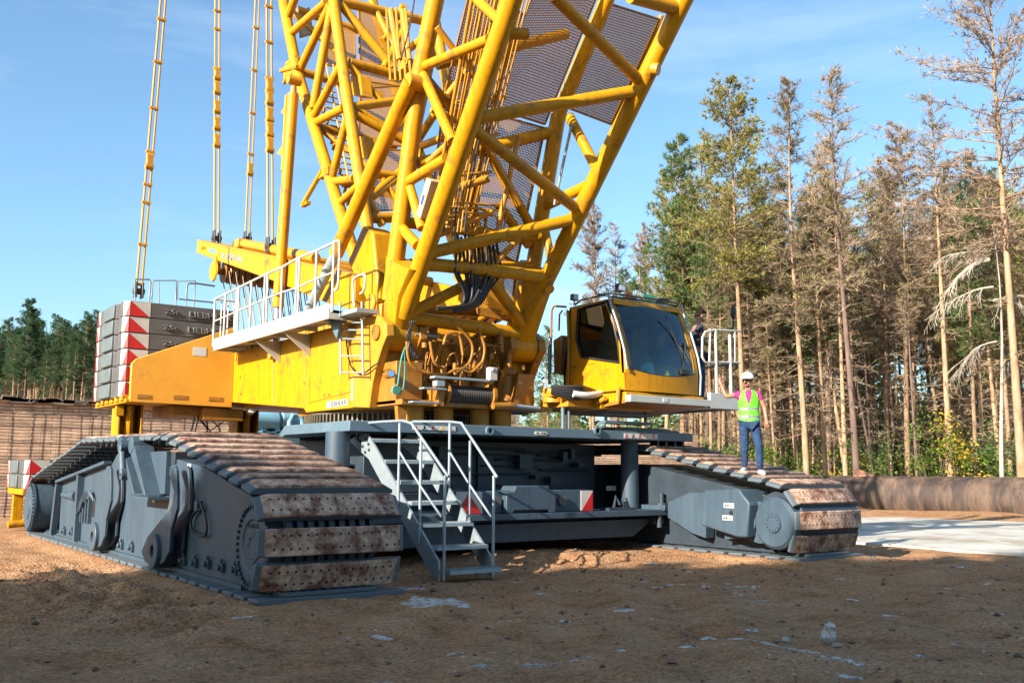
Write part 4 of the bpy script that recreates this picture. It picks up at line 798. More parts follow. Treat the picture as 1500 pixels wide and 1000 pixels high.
# hydraulic pipes and hoses, painted over
b = MB()
for i in range(26):
    u = rnd.uniform(610, 760); v = rnd.uniform(490, 545); y = rnd.uniform(13.75, 14.1); a = YP(u, v, y); pts = [a]; 
    d = rnd.choice((-1, 1)); w = rnd.uniform(.1, .35); h = rnd.uniform(.15, .5)
    pts += [a+V((d*w*.15, 0, h*.35)), a+V((d*w*.5, -.05, h*.5)), a+V((d*w*.9, 0, h*.3)), a+V((d*w, .05, -h*.4)), a+V((d*w*.9, .1, -h))]
    pts = [V((min(10.1, max(8.4, p.x)), p.y, max(LZ, min(3.62, p.z)))) for p in pts]; b.spath(pts, rnd.uniform(.008, .02), 7)
for (pl_) in [[(596,500),(600,530),(620,545),(650,548),(672,540),(690,545),(706,530)], [(630,500),(636,530),(650,540)], [(660,470),(690,500),(688,530),(668,545)], [(700,480),(710,510),(704,540)], [(650,505),(655,490),(672,490),(678,520)]]: b.spath(P(pl_, 'y', 13.65), .026, 8)
b.build('hydraulic_pipes', OCH, fl_, smooth=60)
for i in range(30): u = rnd.uniform(608, 770); v = rnd.uniform(490, 560); a = YP(u, v, rnd.uniform(13.9, 14.4)); s = rnd.uniform(.03, .11); x = min(10, max(8.4, a.x)); MB().box((x, a.y, max(LZ, a.z)), (x+s, a.y+.12, max(LZ, a.z)+s*rnd.uniform(1, 2.4))).build('valve_block', OCH, fl_, bevel=.006)
for i in range(16): u = rnd.uniform(608, 770); v = rnd.uniform(500, 560); a = YP(u, v, 13.85); MB().tube((a.x, a.y, max(LZ, a.z)), (a.x, a.y, max(LZ, a.z)+rnd.uniform(.08, .25)), rnd.uniform(.03, .06), 10).build('hydraulic_valve', OCH, fl_, smooth=50)
b = MB(); a = at(571, 548, 'y', 13.7); b.tube((a.x-.03, 13.6, a.z), (a.x+.0, 13.75, a.z), .075, 16); b.build('work_light', OCH, fl_, smooth=40); MB().tube((a.x-.034, 13.58, a.z), (a.x-.03, 13.6, a.z), .05, 16).build('lens', mat('blue_lens', (.1, .25, .5), .15), fl_)
b = MB(); p = [(594,508),(588,525),(583,560),(580,575),(590,570),(593,540),(592,515)]; b.spath(P(p, 'y', 13.5), .014, 6); a = at(580, 571, 'y', 13.5); b.tube((a.x, 13.48, a.z), (a.x, 13.52, a.z), .07, 14); b.build('ratchet_strap', mat('green_strap', (.05, .22, .17), .7), fl_)
b = MB()
for k in range(4): b.spath([YP(600+k*3, 470, 13.5), YP(602-k*2, 490, 13.5), YP(598+k*3, 512, 13.5), YP(606, 525, 13.5), YP(612, 520+k, 13.5), YP(604, 510, 13.5)], .012, 6)
b.spath(P([(507, 497), (512, 530), (522, 545), (535, 545), (548, 535), (557, 531)], 'x', 7.52), .014, 6); b.build('black_cable', BLK, BODY, smooth=60)
# machinery between body and cab
b = MB(); a = at(722, 594, 'y', 13.4); c = at(752, 594, 'y', 13.4); b.tube(a, c, .06, 12); b.build('cab_swing_cylinder', OCH, BODY, smooth=50); d = at(790, 598, 'y', 13.4); MB().tube(c, d, .035, 10).build('piston_rod', GALV, BODY, smooth=50)
# ---- tray and its support legs
TY = 20.9
b = MB(); tr = P([(190, 588), (340, 597), (340, 478), (310, 490), (200, 525), (193, 532)], 'y', TY); tr[1].x = tr[2].x = 7.6; b.prism(tr, (0, .1, 0)); b.box((tr[0].x, TY+.1, tr[0].z), (7.6, 23.5, tr[0].z+.1)); TR = b.build('counterweight_tray', mat('tray_paint', (.68, .31, .03), .5, var=.08, dirt=(.42, .22, .06), dirt_amt=.08), CR, bevel=.012)
b = MB()
for k in range(6): b.box((tr[0].x-.12, TY+.15+k*.4, tr[0].z+.02), (tr[0].x+.1, TY+.4+k*.4, tr[0].z+.15))
b.box((tr[0].x-.08, TY+.02, tr[0].z-.02), (tr[0].x-.002, 23.5, tr[0].z+.06)); b.build('tray_lip', YEL, TR, bevel=.008)
for (x, y) in [(340, 845), (593, 850), (838, 862)]:
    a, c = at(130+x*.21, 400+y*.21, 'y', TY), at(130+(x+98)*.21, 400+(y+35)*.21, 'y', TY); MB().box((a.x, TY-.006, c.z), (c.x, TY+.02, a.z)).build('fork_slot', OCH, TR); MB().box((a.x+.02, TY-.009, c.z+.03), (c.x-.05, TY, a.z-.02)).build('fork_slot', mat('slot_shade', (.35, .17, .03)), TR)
a, c = at(283, 508, 'y', TY), at(302, 522, 'y', TY); MB().box((a.x, TY-.006, c.z), (c.x, TY, a.z)).build('notice', SIGN, TR)
for uu in (172, 346):
    a, c = at(uu, 600, 'y', 22.0), at(uu+30, 640, 'y', 22.0); b = MB(); b.box((a.x, 21.9, .9), (a.x+.04, 22.4, tr[0].z)); b.box((a.x, 22.4, .9), (a.x+.52, 22.44, tr[0].z)); b.box((a.x+.48, 21.9, .9), (a.x+.52, 22.4, tr[0].z)); b.box((a.x-.06, 21.85, tr[0].z-.25), (a.x+.1, 21.95, tr[0].z-.02)); b.tube((a.x+.25, 21.95, tr[0].z-.02), (a.x+.25, 22.1, 1.2), .09, 10); b.box((a.x-.1, 21.8, .86), (a.x+.62, 22.5, .9)); b.build('support_leg', YEL, TR, bevel=.006)
b = MB()
for i in range(7): u = rnd.uniform(280, 340); a = at(u, 598, 'y', 21.3); b.spath([a, a+V((rnd.uniform(-.2, .2), 0, -.25)), a+V((rnd.uniform(-.3, .4), .1, -.55)), a+V((rnd.uniform(-.4, .5), .2, -.9))], .014, 5)
b.build('hanging_hoses', BLK, TR, smooth=60)
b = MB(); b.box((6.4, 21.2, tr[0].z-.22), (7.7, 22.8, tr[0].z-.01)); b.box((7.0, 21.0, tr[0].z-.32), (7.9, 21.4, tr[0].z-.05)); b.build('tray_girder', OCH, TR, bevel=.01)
# ---- walkway with railing
WX = 7.0
wp = P([(312, 513.5), (481, 466), (485, 443), (313, 502)], 'x', WX); zt = wp[0].z
zb_ = (wp[0].z+wp[1].z)/2; ya, yb = wp[1].y, wp[0].y
b = MB(); b.box((WX, ya, zb_), (WX+.05, yb, zb_+.16)); b.box((WX+.05, ya, zb_+.10), (7.6, yb, zb_+.15)); b.box((WX+.05, yb-.05, zb_), (7.6, yb, zb_+.15)); b.box((WX+.05, ya, zb_), (7.6, ya+.05, zb_+.15)); WK = b.build('walkway', ALU, CR)
b = MB()
for i in range(5): y = ya+.5+(yb-ya-.9)*i/4; MB().box((WX+.05, y, zb_+.02), (7.6, y+.06, zb_+.10)).build('cross_bearer', ALU, WK)
def zw(x, y): return (290+x*.18, 340+y*.18)
for (x, y) in [(560, 920), (800, 850)]:
    a = at(*zw(x, y), 'x', 7.3); b = MB(); b.prism([(7.59, a.y, zb_), (7.05, a.y, zb_), (7.59, a.y, zb_-.42)], (0, .05, 0)); b.build('bracket', ALU, WK)
tops = [(140,545),(225,505),(322,455),(335,450),(437,400),(548,345),(570,335),(687,285),(808,215),(828,205),(967,150),(1108,85)]
bots = [(125,960),(212,905),(312,870),(325,865),(422,835),(532,800),(552,790),(674,745),(799,705),(815,700),(952,655),(1097,600)]
b = MB()
for t, q in zip(tops, bots): a, c = at(*zw(*t), 'x', WX+.02), at(*zw(*q), 'x', WX+.02); b.tube(a, (a.x, a.y, zb_+.1), .024, 8)
b.path(P([zw(*t) for t in tops], 'x', WX+.02), .024, 8); b.path(P([zw(x, y) for x, y in [(135,725),(310,648),(440,590),(560,540),(680,490),(800,455),(960,380),(1110,325)]], 'x', WX+.02), .018, 8); b.spath(P([zw(x, y) for x, y in [(1108,85),(1130,75),(1150,100),(1140,430),(1110,470)]], 'x', WX+.02), .022, 8)
a = at(*zw(140, 545), 'x', WX+.02)
for k in (0.15, .3, .45): b.tube((WX+.02+k, a.y, a.z), (WX+.02+k, a.y, zb_+.1), .016, 6)
b.tube(a, (7.5, a.y, a.z), .022, 8); b.tube((7.5, a.y, a.z), (7.5, a.y, zb_), .022, 8)
b.spath(P([(519,449),(517,420),(519,408),(531,402),(535,406),(533,425),(528,430)], 'x', 7.3), .022, 8); b.build('railing', WHT, WK, smooth=60)
b = MB(); b.box((WX+.01, ya, zb_+.15), (WX+.03, yb, zb_+.26)); b.build('kick_plate', WHT, WK)
b = MB(); b.tube(at(498, 442, 'x', 7.42), at(499, 548, 'x', 7.42), .02, 8); b.tube(at(530, 442, 'x', 7.42), at(532, 549, 'x', 7.42), .02, 8)
for v in (472, 483, 496, 521, 545): b.tube(at(498.5, v, 'x', 7.42), at(531, v+.5, 'x', 7.42), .015, 8)
b.box((7.2, at(531, 450, 'x', 7.3).y, zb_+.05), (7.6, ya, zb_+.12)); b.build('ladder', GALV, WK, smooth=50)
b = MB(); a = at(490, 460, 'x', 7.3); b.prism([(7.3, a.y+.1, a.z+.1), (7.3, a.y+.25, a.z-.1), (7.3, a.y-.1, a.z-.45), (7.3, a.y-.25, a.z-.1)], (.06, 0, 0)); b.build('ladder_mount', BLUL, WK, bevel=.01)
# ================================================================ main boom
L0, L1 = at(604, 427, 'x', 7.78), at(750, 0, 'x', 7.78); R0, R1 = at(783, 432, 'x', 10.5), at(1000, 0, 'x', 10.4)
p0 = (L0+L1+R0+R1)/4; nF = ((L1-L0).normalized()+(R1-R0).normalized()).cross((R0-L0)+(R1-L1)).normalized()
BM = MB()
lf = [atp(u, v, p0, nF) for u, v in [(591, 462), (767, -50)]]; rf = [atp(u, v, p0, nF) for u, v in [(773, 465), (1026, -50)]]
BOOM = MB().tube(lf[0], lf[1], .155, 20).build('main_boom', YEL, CR, smooth=50); tag(BOOM, 'main lattice boom leaning over the cab')
MB().tube(rf[0], rf[1], .15, 20).build('chord', YEL, BOOM, smooth=50)
LRn, LRf, RRn, RRf = at(615, 110, 'x', 7.78), at(572, 440, 'x', 7.78), at(818, 168, 'x', 10.45), at(772, 445, 'x', 10.45)
pR = (LRn+LRf+RRn+RRf)/4; nR = ((LRn-LRf).normalized()+(RRn-RRf).normalized()).cross((RRn-LRn)+(RRf-LRf)).normalized()
tb('chord', YEL, BOOM, LRf, LRn, .15, 18); tb('chord', YEL, BOOM, RRf, RRn, .14, 18)
LRu, RRu = LRn+(lf[1]-lf[0]).normalized()*4.5, RRn+(rf[1]-rf[0]).normalized()*4.5
LRu = at(650, -60, 'x', 7.78); RRu = at(910, -50, 'x', 10.45)
tb('chord', YEL, BOOM, LRn, LRu, .15, 18); tb('chord', YEL, BOOM, RRn, RRu, .13, 18)
for (p, q, r) in [((590,463),(772,490),9.5),((622,386),(805,406),9.5),((599,459),(711,403),8),((715,404),(772,485),8.5),((627,371),(845,320),9),((694,189),(856,315),8.5),((699,173),(935,133),9.5),((811,-6),(942,124),9),((924,-6),(996,14),11)]:
    a, c = atp(*p, p0, nF), atp(*q, p0, nF); tb('lacing_tube', YEL, BOOM, a, c, rpx(r, (a+c)/2), 14)
for (p, q, r) in [((622,97),(717,58),7.5),((620,110),(663,207),7.5),((600,265),(654,232),8),((601,275),(618,335),7),((694,-4),(735,34),7.5),((585,330),(612,360),8)]:
    a, c = at(*p, 'x', 7.78), at(*q, 'x', 7.78); tb('lacing_tube', YEL, BOOM, a, c, rpx(r, (a+c)/2), 14)
for (p, q, r) in [((834,171),(874,247),7.5),((865,270),(790,306),8),((798,333),(809,387),6),((775,385),(805,425),8)]:
    a, c = at(*p, 'x', 10.45), at(*q, 'x', 10.45); tb('lacing_tube', YEL, BOOM, a, c, rpx(r, (a+c)/2), 14)
for (p, q, r) in [((612,240),(811,193),9),((590,325),(785,352),8),((600,388),(778,392),9),((640,95),(830,50),8),((620,110),(720,230),7),((720,230),(790,352),7),((730,300),(775,360),7)]:
    a, c = atp(*p, pR, nR), atp(*q, pR, nR); tb('lacing_tube', YEL, BOOM, a, c, rpx(r, (a+c)/2), 14)
a, c = atp(735, 50, p0, nF), atp(766, 55, p0, nF); c = a+(c-a).normalized()*.35-V((0, .15, 0)); tb('end_stub', YEL, BOOM, a, c, .085, 16)
a = atp(948, 107, p0, nF); MB().tube(a+V((-.05, -.16, 0)), a+V((.0, -.26, -.03)), .1, 18).build('end_stub', YELD, BOOM, smooth=50)
for (p, q, r) in [((640,40),(700,120),5),((655,140),(720,60),5),((632,160),(712,200),5),((625,240),(700,170),5),((618,290),(715,262),6),((700,190),(760,300),5),((760,200),(730,330),4),((640,345),(720,310),5),((690,420),(760,350),5)]:
    a, c = atp(*p, pR-nR*.5, nR), atp(*q, pR-nR*.5, nR); tb('lacing_tube', YELD, BOOM, a, c, rpx(r, (a+c)/2), 10)
for k in range(7): MB().spath([at(u, v, 'y', 12.9-.1*k) for u, v in [(650+k*5, 340), (662+k*5, 250), (690+k*4, 150), (735+k*2, -5)]], .012, 5).build('boom_cable', BLK if k % 3 == 0 else YELD, BOOM, smooth=60)
# tapering legs and knuckles at the pins
def leg(ptop, pbot, w0, w1, d0, d1, xs):
    b = MB(); ax_ = (ptop-pbot).normalized(); s = V((1, 0, 0)); f = ax_.cross(s).normalized(); s = f.cross(ax_)
    vs = []
    for p, w, d in ((pbot, w0, d0), (pbot.lerp(ptop, .55), w0*1.05, d0*1.25), (ptop, w1, d1)):
        for k in range(16):
            t = 2*pi*k/16; cx, sx = cos(t), sin(t); e = 4; q = (abs(cx)**e+abs(sx)**e)**(-1/e); vs.append(p+s*w*cx*q+f*d*sx*q)
    fs = [(j*16+k, j*16+(k+1) % 16, (j+1)*16+(k+1) % 16, (j+1)*16+k) for j in range(2) for k in range(16)]+[tuple(range(16)), tuple(range(32, 48))]
    b.add(vs, fs); return b
PL, PR_ = V((7.97, PIN.y, PIN.z)), V((10.5, PIN.y, PIN.z))
for pin, x0, x1, chF, chR in [(PL, 7.725, 8.215, (604, 412), LRf.lerp(LRn, .25)), (PR_, 10.265, 10.755, (790, 420), RRf.lerp(RRn, .28))]:
    f_ = atp(*chF, p0, nF); b = leg((f_+chR)/2, pin+V((0, -.05, .12)), .235, .17, .24, (f_-chR).length/2+.1, 0); b.tube((x0, pin.y, pin.z), (x1, pin.y, pin.z), .29, 28); b.build('boom_leg', YEL, BOOM, smooth=40)
def sheet(quad, m, name, par, t=.01):
    a, b_, c, d = quad; me = bpy.data.meshes.new(name); ce = (a+b_+c+d)/4; n = (b_-a).cross(d-a).normalized()*t
    vs = [p-ce for p in quad]+[p-ce+n for p in quad]; me.from_pydata(vs, [], [(0, 1, 2, 3), (4, 7, 6, 5)]); me.materials.append(m); uvl = me.uv_layers.new(name='UVMap'); w = ((b_-a).length+(c-d).length)/2; h = ((d-a).length+(c-b_).length)/2
    for i, k in enumerate([(0, 0), (w, 0), (w, h), (0, h), (0, 0), (0, h), (w, h), (w, 0)]): uvl.data[i].uv = k
    o = link(name, me, par, ce); f = MB()
    for p, q in zip(quad, quad[1:]+quad[:1]): f.tube(p, q, .022, 6)
    f.build('sheet_frame', OCH, par, smooth=0); return o
nB = nF
pG = RRn*.5+RRu*.5
G1 = [atp(u, v, RRn, nF) for u, v in [(719, 157), (798, 182), (880, -20), (785, -20)]]; sheet(G1, PERF, 'grating', BOOM)
G2 = [atp(u, v, RRn, nF) for u, v in [(829, 157), (895, 182), (966, 29), (886, 4)]]; sheet(G2, PERF, 'grating', BOOM)
G3 = [atp(u, v, pR+nR*.02, nR) for u, v in [(690, 345), (757, 385), (798, 188), (716, 165)]]; sheet(G3, PERF, 'grating', BOOM)
G4 = [atp(u, v, pR+nR*.03, nR) for u, v in [(700, 460), (748, 470), (757, 388), (690, 350)]]; sheet(G4, PERF, 'grating', BOOM)
G5 = [atp(u, v, pR+nR*.02, nR) for u, v in [(628, 330), (690, 345), (716, 165), (650, 150)]]; sheet(G5, PERF, 'grating', BOOM)
G6 = [atp(u, v, RRn, nF) for u, v in [(650, 145), (719, 157), (765, 20), (690, -20)]]; sheet(G6, PERF, 'grating', BOOM)
b = MB(); a, c = G2[1]+V((.06, 0, -.05)), G2[2]+V((.06, 0, .1)); b.tube(a, c, .045, 8); b.build('walkway_rail', YELD, BOOM)
# pipes running up inside the boom, hoses, control box
b = MB()
for k in range(15):
    u = 632+k*4.6; a = at(u, 325+rnd.uniform(-12, 8), 'y', 13.6+.05*(k % 3)); c = at(u+60+k*1.3, -5, 'y', 11.6+.05*(k % 3)); b.tube(a, c, .016 if k % 3 else .03, 6)
for v in (90, 150, 205, 260): b.tube(at(640+(300-v)*.18, v, 'y', 12.7), at(712+(300-v)*.2, v-8, 'y', 12.7), .03, 6)
for k in range(3): b.path([at(u, v, 'y', 13.1) for u, v in [(640, 296+k*7), (690, 298+k*7), (735-k*5, 302+k*7), (742-k*5, 310+k*7), (738-k*5, 335)]], .02, 6)
for k in range(4): b.path([at(u, v, 'y', 13.2) for u, v in [(645, 318+k*6), (672+k*4, 315+k*5), (682+k*4, 325+k*5), (684+k*4, 345)]], .016, 6)
for k in range(5): a = at(655+k*14, 345, 'y', 13.3); b.tube(a, a+V((0, 0, .35)), .03, 8)
b.build('boom_pipes', YELD, BOOM, smooth=60)
b = MB()
for k in range(12):
    u = 668+k*5.6; q = rnd.uniform(-3, 3); b.spath([at(a_, v_, 'y', 13.15+.03*(k % 4)) for a_, v_ in [(u-4, 345+q), (u, 372), (u+1+q, 400), (u*.6+278, 425), (u*.35+445, 445+q*.8), (u*.3+462-k*1.2, 456)]], .026, 7)
b.spath([at(a_, v_, 'y', 13.1) for a_, v_ in [(640, 452), (662, 450), (690, 444), (702, 425)]], .03, 7); b.build('black_hoses', BLK, BOOM, smooth=60)
a, c = at(612, 318, 'x', 7.72), at(628, 262, 'x', 7.72); b = MB(); d = (c-a); n_ = V((0, d.z, -d.y)).normalized()*.16; b.prism([a-n_*.5, a+n_*.5, c+n_*.5, c-n_*.5], (.28, 0, 0)); cb_ = b.build('control_box', mat('beige_box', (.55, .4, .22), .5), BOOM, bevel=.01); m_ = a.lerp(c, .45); MB().prism([m_-n_*.25+V((-.005, 0, 0))+d*.13, m_+n_*.25+V((-.005, 0, 0))+d*.13, m_+n_*.25-V((.005, 0, 0))-d*.13, m_-n_*.25-V((.005, 0, 0))-d*.13], (.004, 0, 0)).build('blue_label', mat('blue_sticker', (.03, .07, .25)), cb_)
tb('hydraulic_strut', GALV, BOOM, at(838, 180, 'x', 10.3), at(812, 300, 'x', 10.3), .025, 8)
b = MB(); 
for k in range(8): a, c = at(640+k*17, 470+rnd.uniform(-2, 3), 'y', 14.3), at(650+k*17, 462, 'y', 14.6); b.tube(a, c, .03, 6)
b.build('top_fittings', BLK, BODY)
tb('cross_tube', YELD, BODY, at(590, 452, 'y', 14.4), at(730, 458, 'y', 14.4), .08, 12)
# ---- derrick leaning back
DX = 8.0
dA = P([(405, -50), (434.5, 102), (504, 327), (532, 412)], 'x', DX); dB = P([(482, -50), (502, 99), (528.6, 274), (541, 350)], 'x', DX)
DER = MB().path(dA, .12, 14).build('derrick_mast', YEL, CR, smooth=50); tag(DER, 'second lattice mast leaning back behind the main boom')
MB().path(dB, .115, 14).build('chord', YEL, DER, smooth=50)
for off in (2.5,):
    MB().path([p+V((off, 0, 0)) for p in dA], .12, 14).build('chord', YEL, DER, smooth=50); MB().path([p+V((off, 0, 0)) for p in dB], .115, 14).build('chord', YEL, DER, smooth=50)
for (p, q, r) in [((426,49.5),(479,3),6),((439.5,102),(484,7),6),((459,158),(486,10),6.5),((459,172),(499,96),6),((461,180),(504,158),6),((486,261),(507,178),6),((486,266),(519,262),6),((420,30),(446,-40),6),((495,300),(525,272),6)]:
    a, c = at(*p, 'x', DX), at(*q, 'x', DX); tb('lacing_tube', YEL, DER, a, c, rpx(r, (a+c)/2), 12)
    a, c = a+V((2.5, 0, 0)), c+V((2.5, 0, 0)); tb('lacing_tube', YEL, DER, a, c, .09, 8)
nD = (dB[0]-dB[2]).cross(V((1, 0, 0))).normalized(); pD = dB[1]
for (p, q, r) in [((499,3),(621,31),7),((499,7),(575,99),6.5),((512,92),(603,116),7),((517,157),(607,145),6.5),((520,168),(600,210),6.5),((522,250),(600,262),7),((525,268),(560,330),6),((540,290),(600,240),6),((530,320),(590,318),8),((500,-20),(640,-20),6),((540,-5),(600,112),5),((512,95),(560,150),4.5),((600,25),(562,100),5),((590,178),(532,266),5),((524,160),(600,205),4),((560,60),(600,20),4),((532,300),(598,250),5),((560,262),(600,318),4.5)]:
    a, c = atp(*p, pD, nD), atp(*q, pD, nD); tb('lacing_tube', YEL, DER, a, c, rpx(r, (a+c)/2), 12)
nA = (dA[1]-dA[2]).cross(V((1, 0, 0))).normalized(); pA = dA[2]
for (p, q, r) in [((436,15),(540,50),6),((440,105),(560,140),6),((461,185),(580,215),6),((486,262),(590,290),6),((430,20),(520,100),5),((465,185),(560,260),5)]:
    a, c = atp(*p, pA, nA), atp(*q, pA, nA); tb('lacing_tube', YELD, DER, a, c, rpx(r, (a+c)/2), 10)
for q in ([(528,130),(600,125),(598,40),(525,15)], [(524,210),(600,215),(606,130),(528,118)], [(536,310),(598,306),(600,220),(560,220)]): sheet([atp(u, v, pD+V((0, .9, .3)), nD) for u, v in q], PERF, 'grating', DER)
for q in ([(440,55),(458,50),(452,12),(438,30)], [(480,95),(520,110),(520,50),(470,20)]): sheet([atp(u, v, pA, nA) for u, v in q], PERF, 'grating', DER)
b = MB()
for k in range(22): u = 470+k*2.4; v = 130+k*9.0; a = at(u, v, 'x', 8.35); b.tube(a, a+V((.35, 0, 0)), .018, 6); b.tube(a+V((0, .05, .02)), a+V((0, .12, -.1)), .035, 6)
for du in (0, 10, 18): b.tube(at(478+du, 95, 'x', 8.4), at(522+du, 320, 'x', 8.4), .022, 6)
for k in range(5): b.tube(at(566+k*7, 12, 'x', 9.0), at(572+k*7.5, 118, 'x', 9.0), .025, 6)
b.build('ladder', YELD, DER, smooth=0)
for q in ([(513,110),(527,110),(530,140),(516,140)], [(526,200),(536,200),(540,232),(528,232)]): MB().prism([at(u, v, 'x', 8.3) for u, v in q], (.25, 0, 0)).build('side_box', YEL, DER, bevel=.01)
b = MB(); b.box(at(583, 105, 'x', 9.0), at(598, 85, 'x', 9.0)+V((.5, .1, 0))); c = at(594, 90, 'x', 9.0); b.tube(c, c+V((.4, 0, 0)), .08, 12); b.tube(at(572, 15, 'x', 9), at(585, 88, 'x', 9), .06, 8); b.tube(at(590, 15, 'x', 9), at(600, 88, 'x', 9), .05, 8); b.build('guide_sheave', YELD, DER)
MB().spath([at(607, 0, 'x', 8.9), at(600, 40, 'x', 8.9), at(588, 85, 'x', 8.9)], .015, 6).build('rope', ROPE, DER)
df = P([(509, 383), (531, 330), (546, 339), (556, 441), (542, 452)], 'x', 7.85); b = MB(); b.prism(df, (.5, 0, 0)); b.build('mast_foot', YEL, DER, bevel=.04); MB().prism([p+V((2.3, 0, 0)) for p in df], (.5, 0, 0)).build('mast_foot', YEL, DER, bevel=.04)
b = MB(); a = at(548, 452, 'x', 7.9); b.box((7.85, a.y-.35, BT-.02), (8.4, a.y+.45, a.z+.05)); b.tube((7.8, a.y, a.z+.08), (8.45, a.y, a.z+.08), .18, 20); b.build('mast_hinge', YELD, DER, bevel=.02)
b = MB(); b.path(P([(444, 299), (452, 285), (472, 250)], 'x', 7.9), .05, 8); b.box(at(440, 303, 'x', 7.88), at(449, 294, 'x', 7.88)+V((.1, 0, 0))); b.box(at(466, 262, 'x', 7.88), at(480, 243, 'x', 7.88)+V((.12, 0, 0))); b.build('catch_arm', YEL, DER)
b = MB(); b.box(at(415, 118, 'x', 7.9), at(428, 88, 'x', 7.9)+V((.15, 0, 0))); b.box(at(418, 92, 'x', 7.95), at(432, 84, 'x', 7.95)+V((.1, 0, 0))); b.tube(at(412, 104, 'x', 7.9), at(436, 98, 'x', 7.9), .05, 8); b.tube(at(416, 122, 'x', 7.9), at(422, 112, 'x', 7.9), .045, 8); b.build('pulley_bracket', YEL, DER)
# mast cylinder
a, c, d = at(431, 118, 'x', 7.62), at(407, 450, 'x', 7.62), at(404.5, 520, 'x', 7.62)
CY = MB().tube(a.lerp(c, .06), c, .115, 18).build('mast_cylinder', YEL, CR, smooth=50); MB().tube(c, d, .075, 12).build('piston_rod', GALV, CY, smooth=50)
b = MB(); b.tube(a, a.lerp(c, .08), .06, 10); b.tube(a+V((-.14, 0, 0)), a+V((.14, 0, 0)), .1, 14); b.tube(at(420, 140, 'x', 7.55), at(414, 250, 'x', 7.55), .04, 8); b.prism(P([(411, 165), (418, 155), (417, 168)], 'x', 7.55), (.05, 0, 0)); b.prism(P([(405, 225), (414, 212), (413, 228)], 'x', 7.55), (.05, 0, 0)); b.tube((d.x-.15, d.y, d.z), (d.x+.15, d.y, d.z), .1, 14); b.build('cylinder_fittings', YELD, CY)
# boom backstop
a, c, d = at(602, 120, 'x', 7.55), at(492, 372, 'x', 7.55), at(452, 453, 'x', 7.55)
BS = MB().tube(a, c, .135, 18).build('backstop_cylinder', YEL, CR, smooth=50); MB().tube(c, d, .095, 14).build('piston_rod', GALV, BS, smooth=50); MB().tube(a+V((-.07, 0, 0)), a+V((.3, 0, 0)), .135, 18).build('end_eye', YELD, BS, smooth=40)
# ---- lying frame with pulley block ("gantry")
SX = 7.75
sa = P([(289, 351.6), (520, 402), (520, 455), (480, 444), (405, 413), (309, 378), (288, 370)], 'x', SX)
GA = MB().prism(sa, (.32, 0, 0)).build('gantry_frame', YEL, CR, bevel=.012); MB().prism([p+V((2.7, 0, 0)) for p in sa], (.32, 0, 0)).build('side_beam', YEL, GA, bevel=.012)
b = MB(); e0, e1 = sa[0], sa[1]; d_ = (e1-e0).normalized()
for k in (.08, .3, .6): p = e0+(e1-e0)*k; b.box((SX+.32, p.y-.15, p.z-.25), (SX+2.7, p.y+.15, p.z-.02))
for k in (.42, .8): p = e0+(e1-e0)*k; b.tube((SX+.3, p.y, p.z+.0), (SX+2.7, p.y, p.z+.0), .1, 10)
b.tube(e0+(e1-e0)*.3+V((.25, 0, .14)), e0+(e1-e0)*.75+V((.25, 0, .14)), .11, 12); b.box((SX+.1, (e0+(e1-e0)*.28).y-.2, (e0+(e1-e0)*.28).z), (SX+.45, (e0+(e1-e0)*.28).y+.2, (e0+(e1-e0)*.28).z+.2))
b.build('cross_members', YELD, GA, bevel=.01)
b = MB(); b.prism([sa[0]+V((-.012, 0, .01)), sa[1]+V((-.012, 0, .01)), sa[1]+V((-.012, 0, -.03)), sa[0]+V((-.012, 0, -.03))], (.36, 0, .02)); b.build('top_flange', YELD, GA)
a = at(323.5, 375, 'x', SX-.004); a = at(324, 378.5, 'x', SX-.004); c = at(354, 385.5, 'x', SX-.004); e = at(324.5, 368.5, 'x', SX-.004)
text('V-КРАН', 'lettering', LBLU, GA, a, c-a, (e-a), (e-a).length*.95, (c-a).length, .003, .01)
a = at(305.5, 369, 'x', SX-.004); c = at(317, 371.5, 'x', SX-.004); MB().prism([a, c, c+V((0, 0, .09)), a+V((0, 0, .09))], (.003, 0, 0)).build('blue_label', LBLU, GA)
b = MB(); a = at(297, 363, 'x', SX); b.tube((SX-.02, a.y, a.z), (SX+.01, a.y, a.z), .05, 12); b.tube((SX-.02, a.y-.18, a.z-.04), (SX+.01, a.y-.18, a.z-.04), .04, 12); b.build('pin_end', OCH, GA)
# sheaves and ropes
sc_ = at(321, 398, 'x', SX+.1)
b = MB(); b.box((SX-.02, sc_.y-.1, sc_.z), (SX+.1, sc_.y+.1, sc_.z+.35)); b.lathe((SX-.06, sc_.y, sc_.z), (1, 0, 0), [(0, .24), (.04, .26), (.05, .16)], 24); b.build('block_cheek', YEL, GA)
b = MB(); NS = 15
for k in range(NS): b.lathe((SX+.2+k*.165, sc_.y, sc_.z), (1, 0, 0), [(0, .27), (.03, .24), (.09, .24), (.12, .27)], 22)
b.tube((SX, sc_.y, sc_.z), (SX+2.8, sc_.y, sc_.z), .07, 10); b.build('sheaves', OCH, GA, smooth=30)
lo_ = at(348, 505, 'x', 8.15); b = MB()
for k in range(NS):
    x = SX+.26+k*.165
    for s, w in ((-1, .0), (1, .05)): b.tube((x, sc_.y+s*.25, sc_.z), (x*.96+.42+rnd.uniform(-.03, .03), lo_.y+s*.2, lo_.z), .014, 5, cap=False)
b.build('hoist_ropes', ROPE, GA)
b = MB()
for k in range(NS): b.lathe((8.0+k*.155, lo_.y, lo_.z-.12), (1, 0, 0), [(0, .24), (.03, .2), (.08, .2), (.11, .24)], 18)
b.tube((7.9, lo_.y-.22, lo_.z+.1), (10.4, lo_.y-.22, lo_.z+.1), .05, 8); b.build('lower_sheaves', YEL, GA, smooth=30)
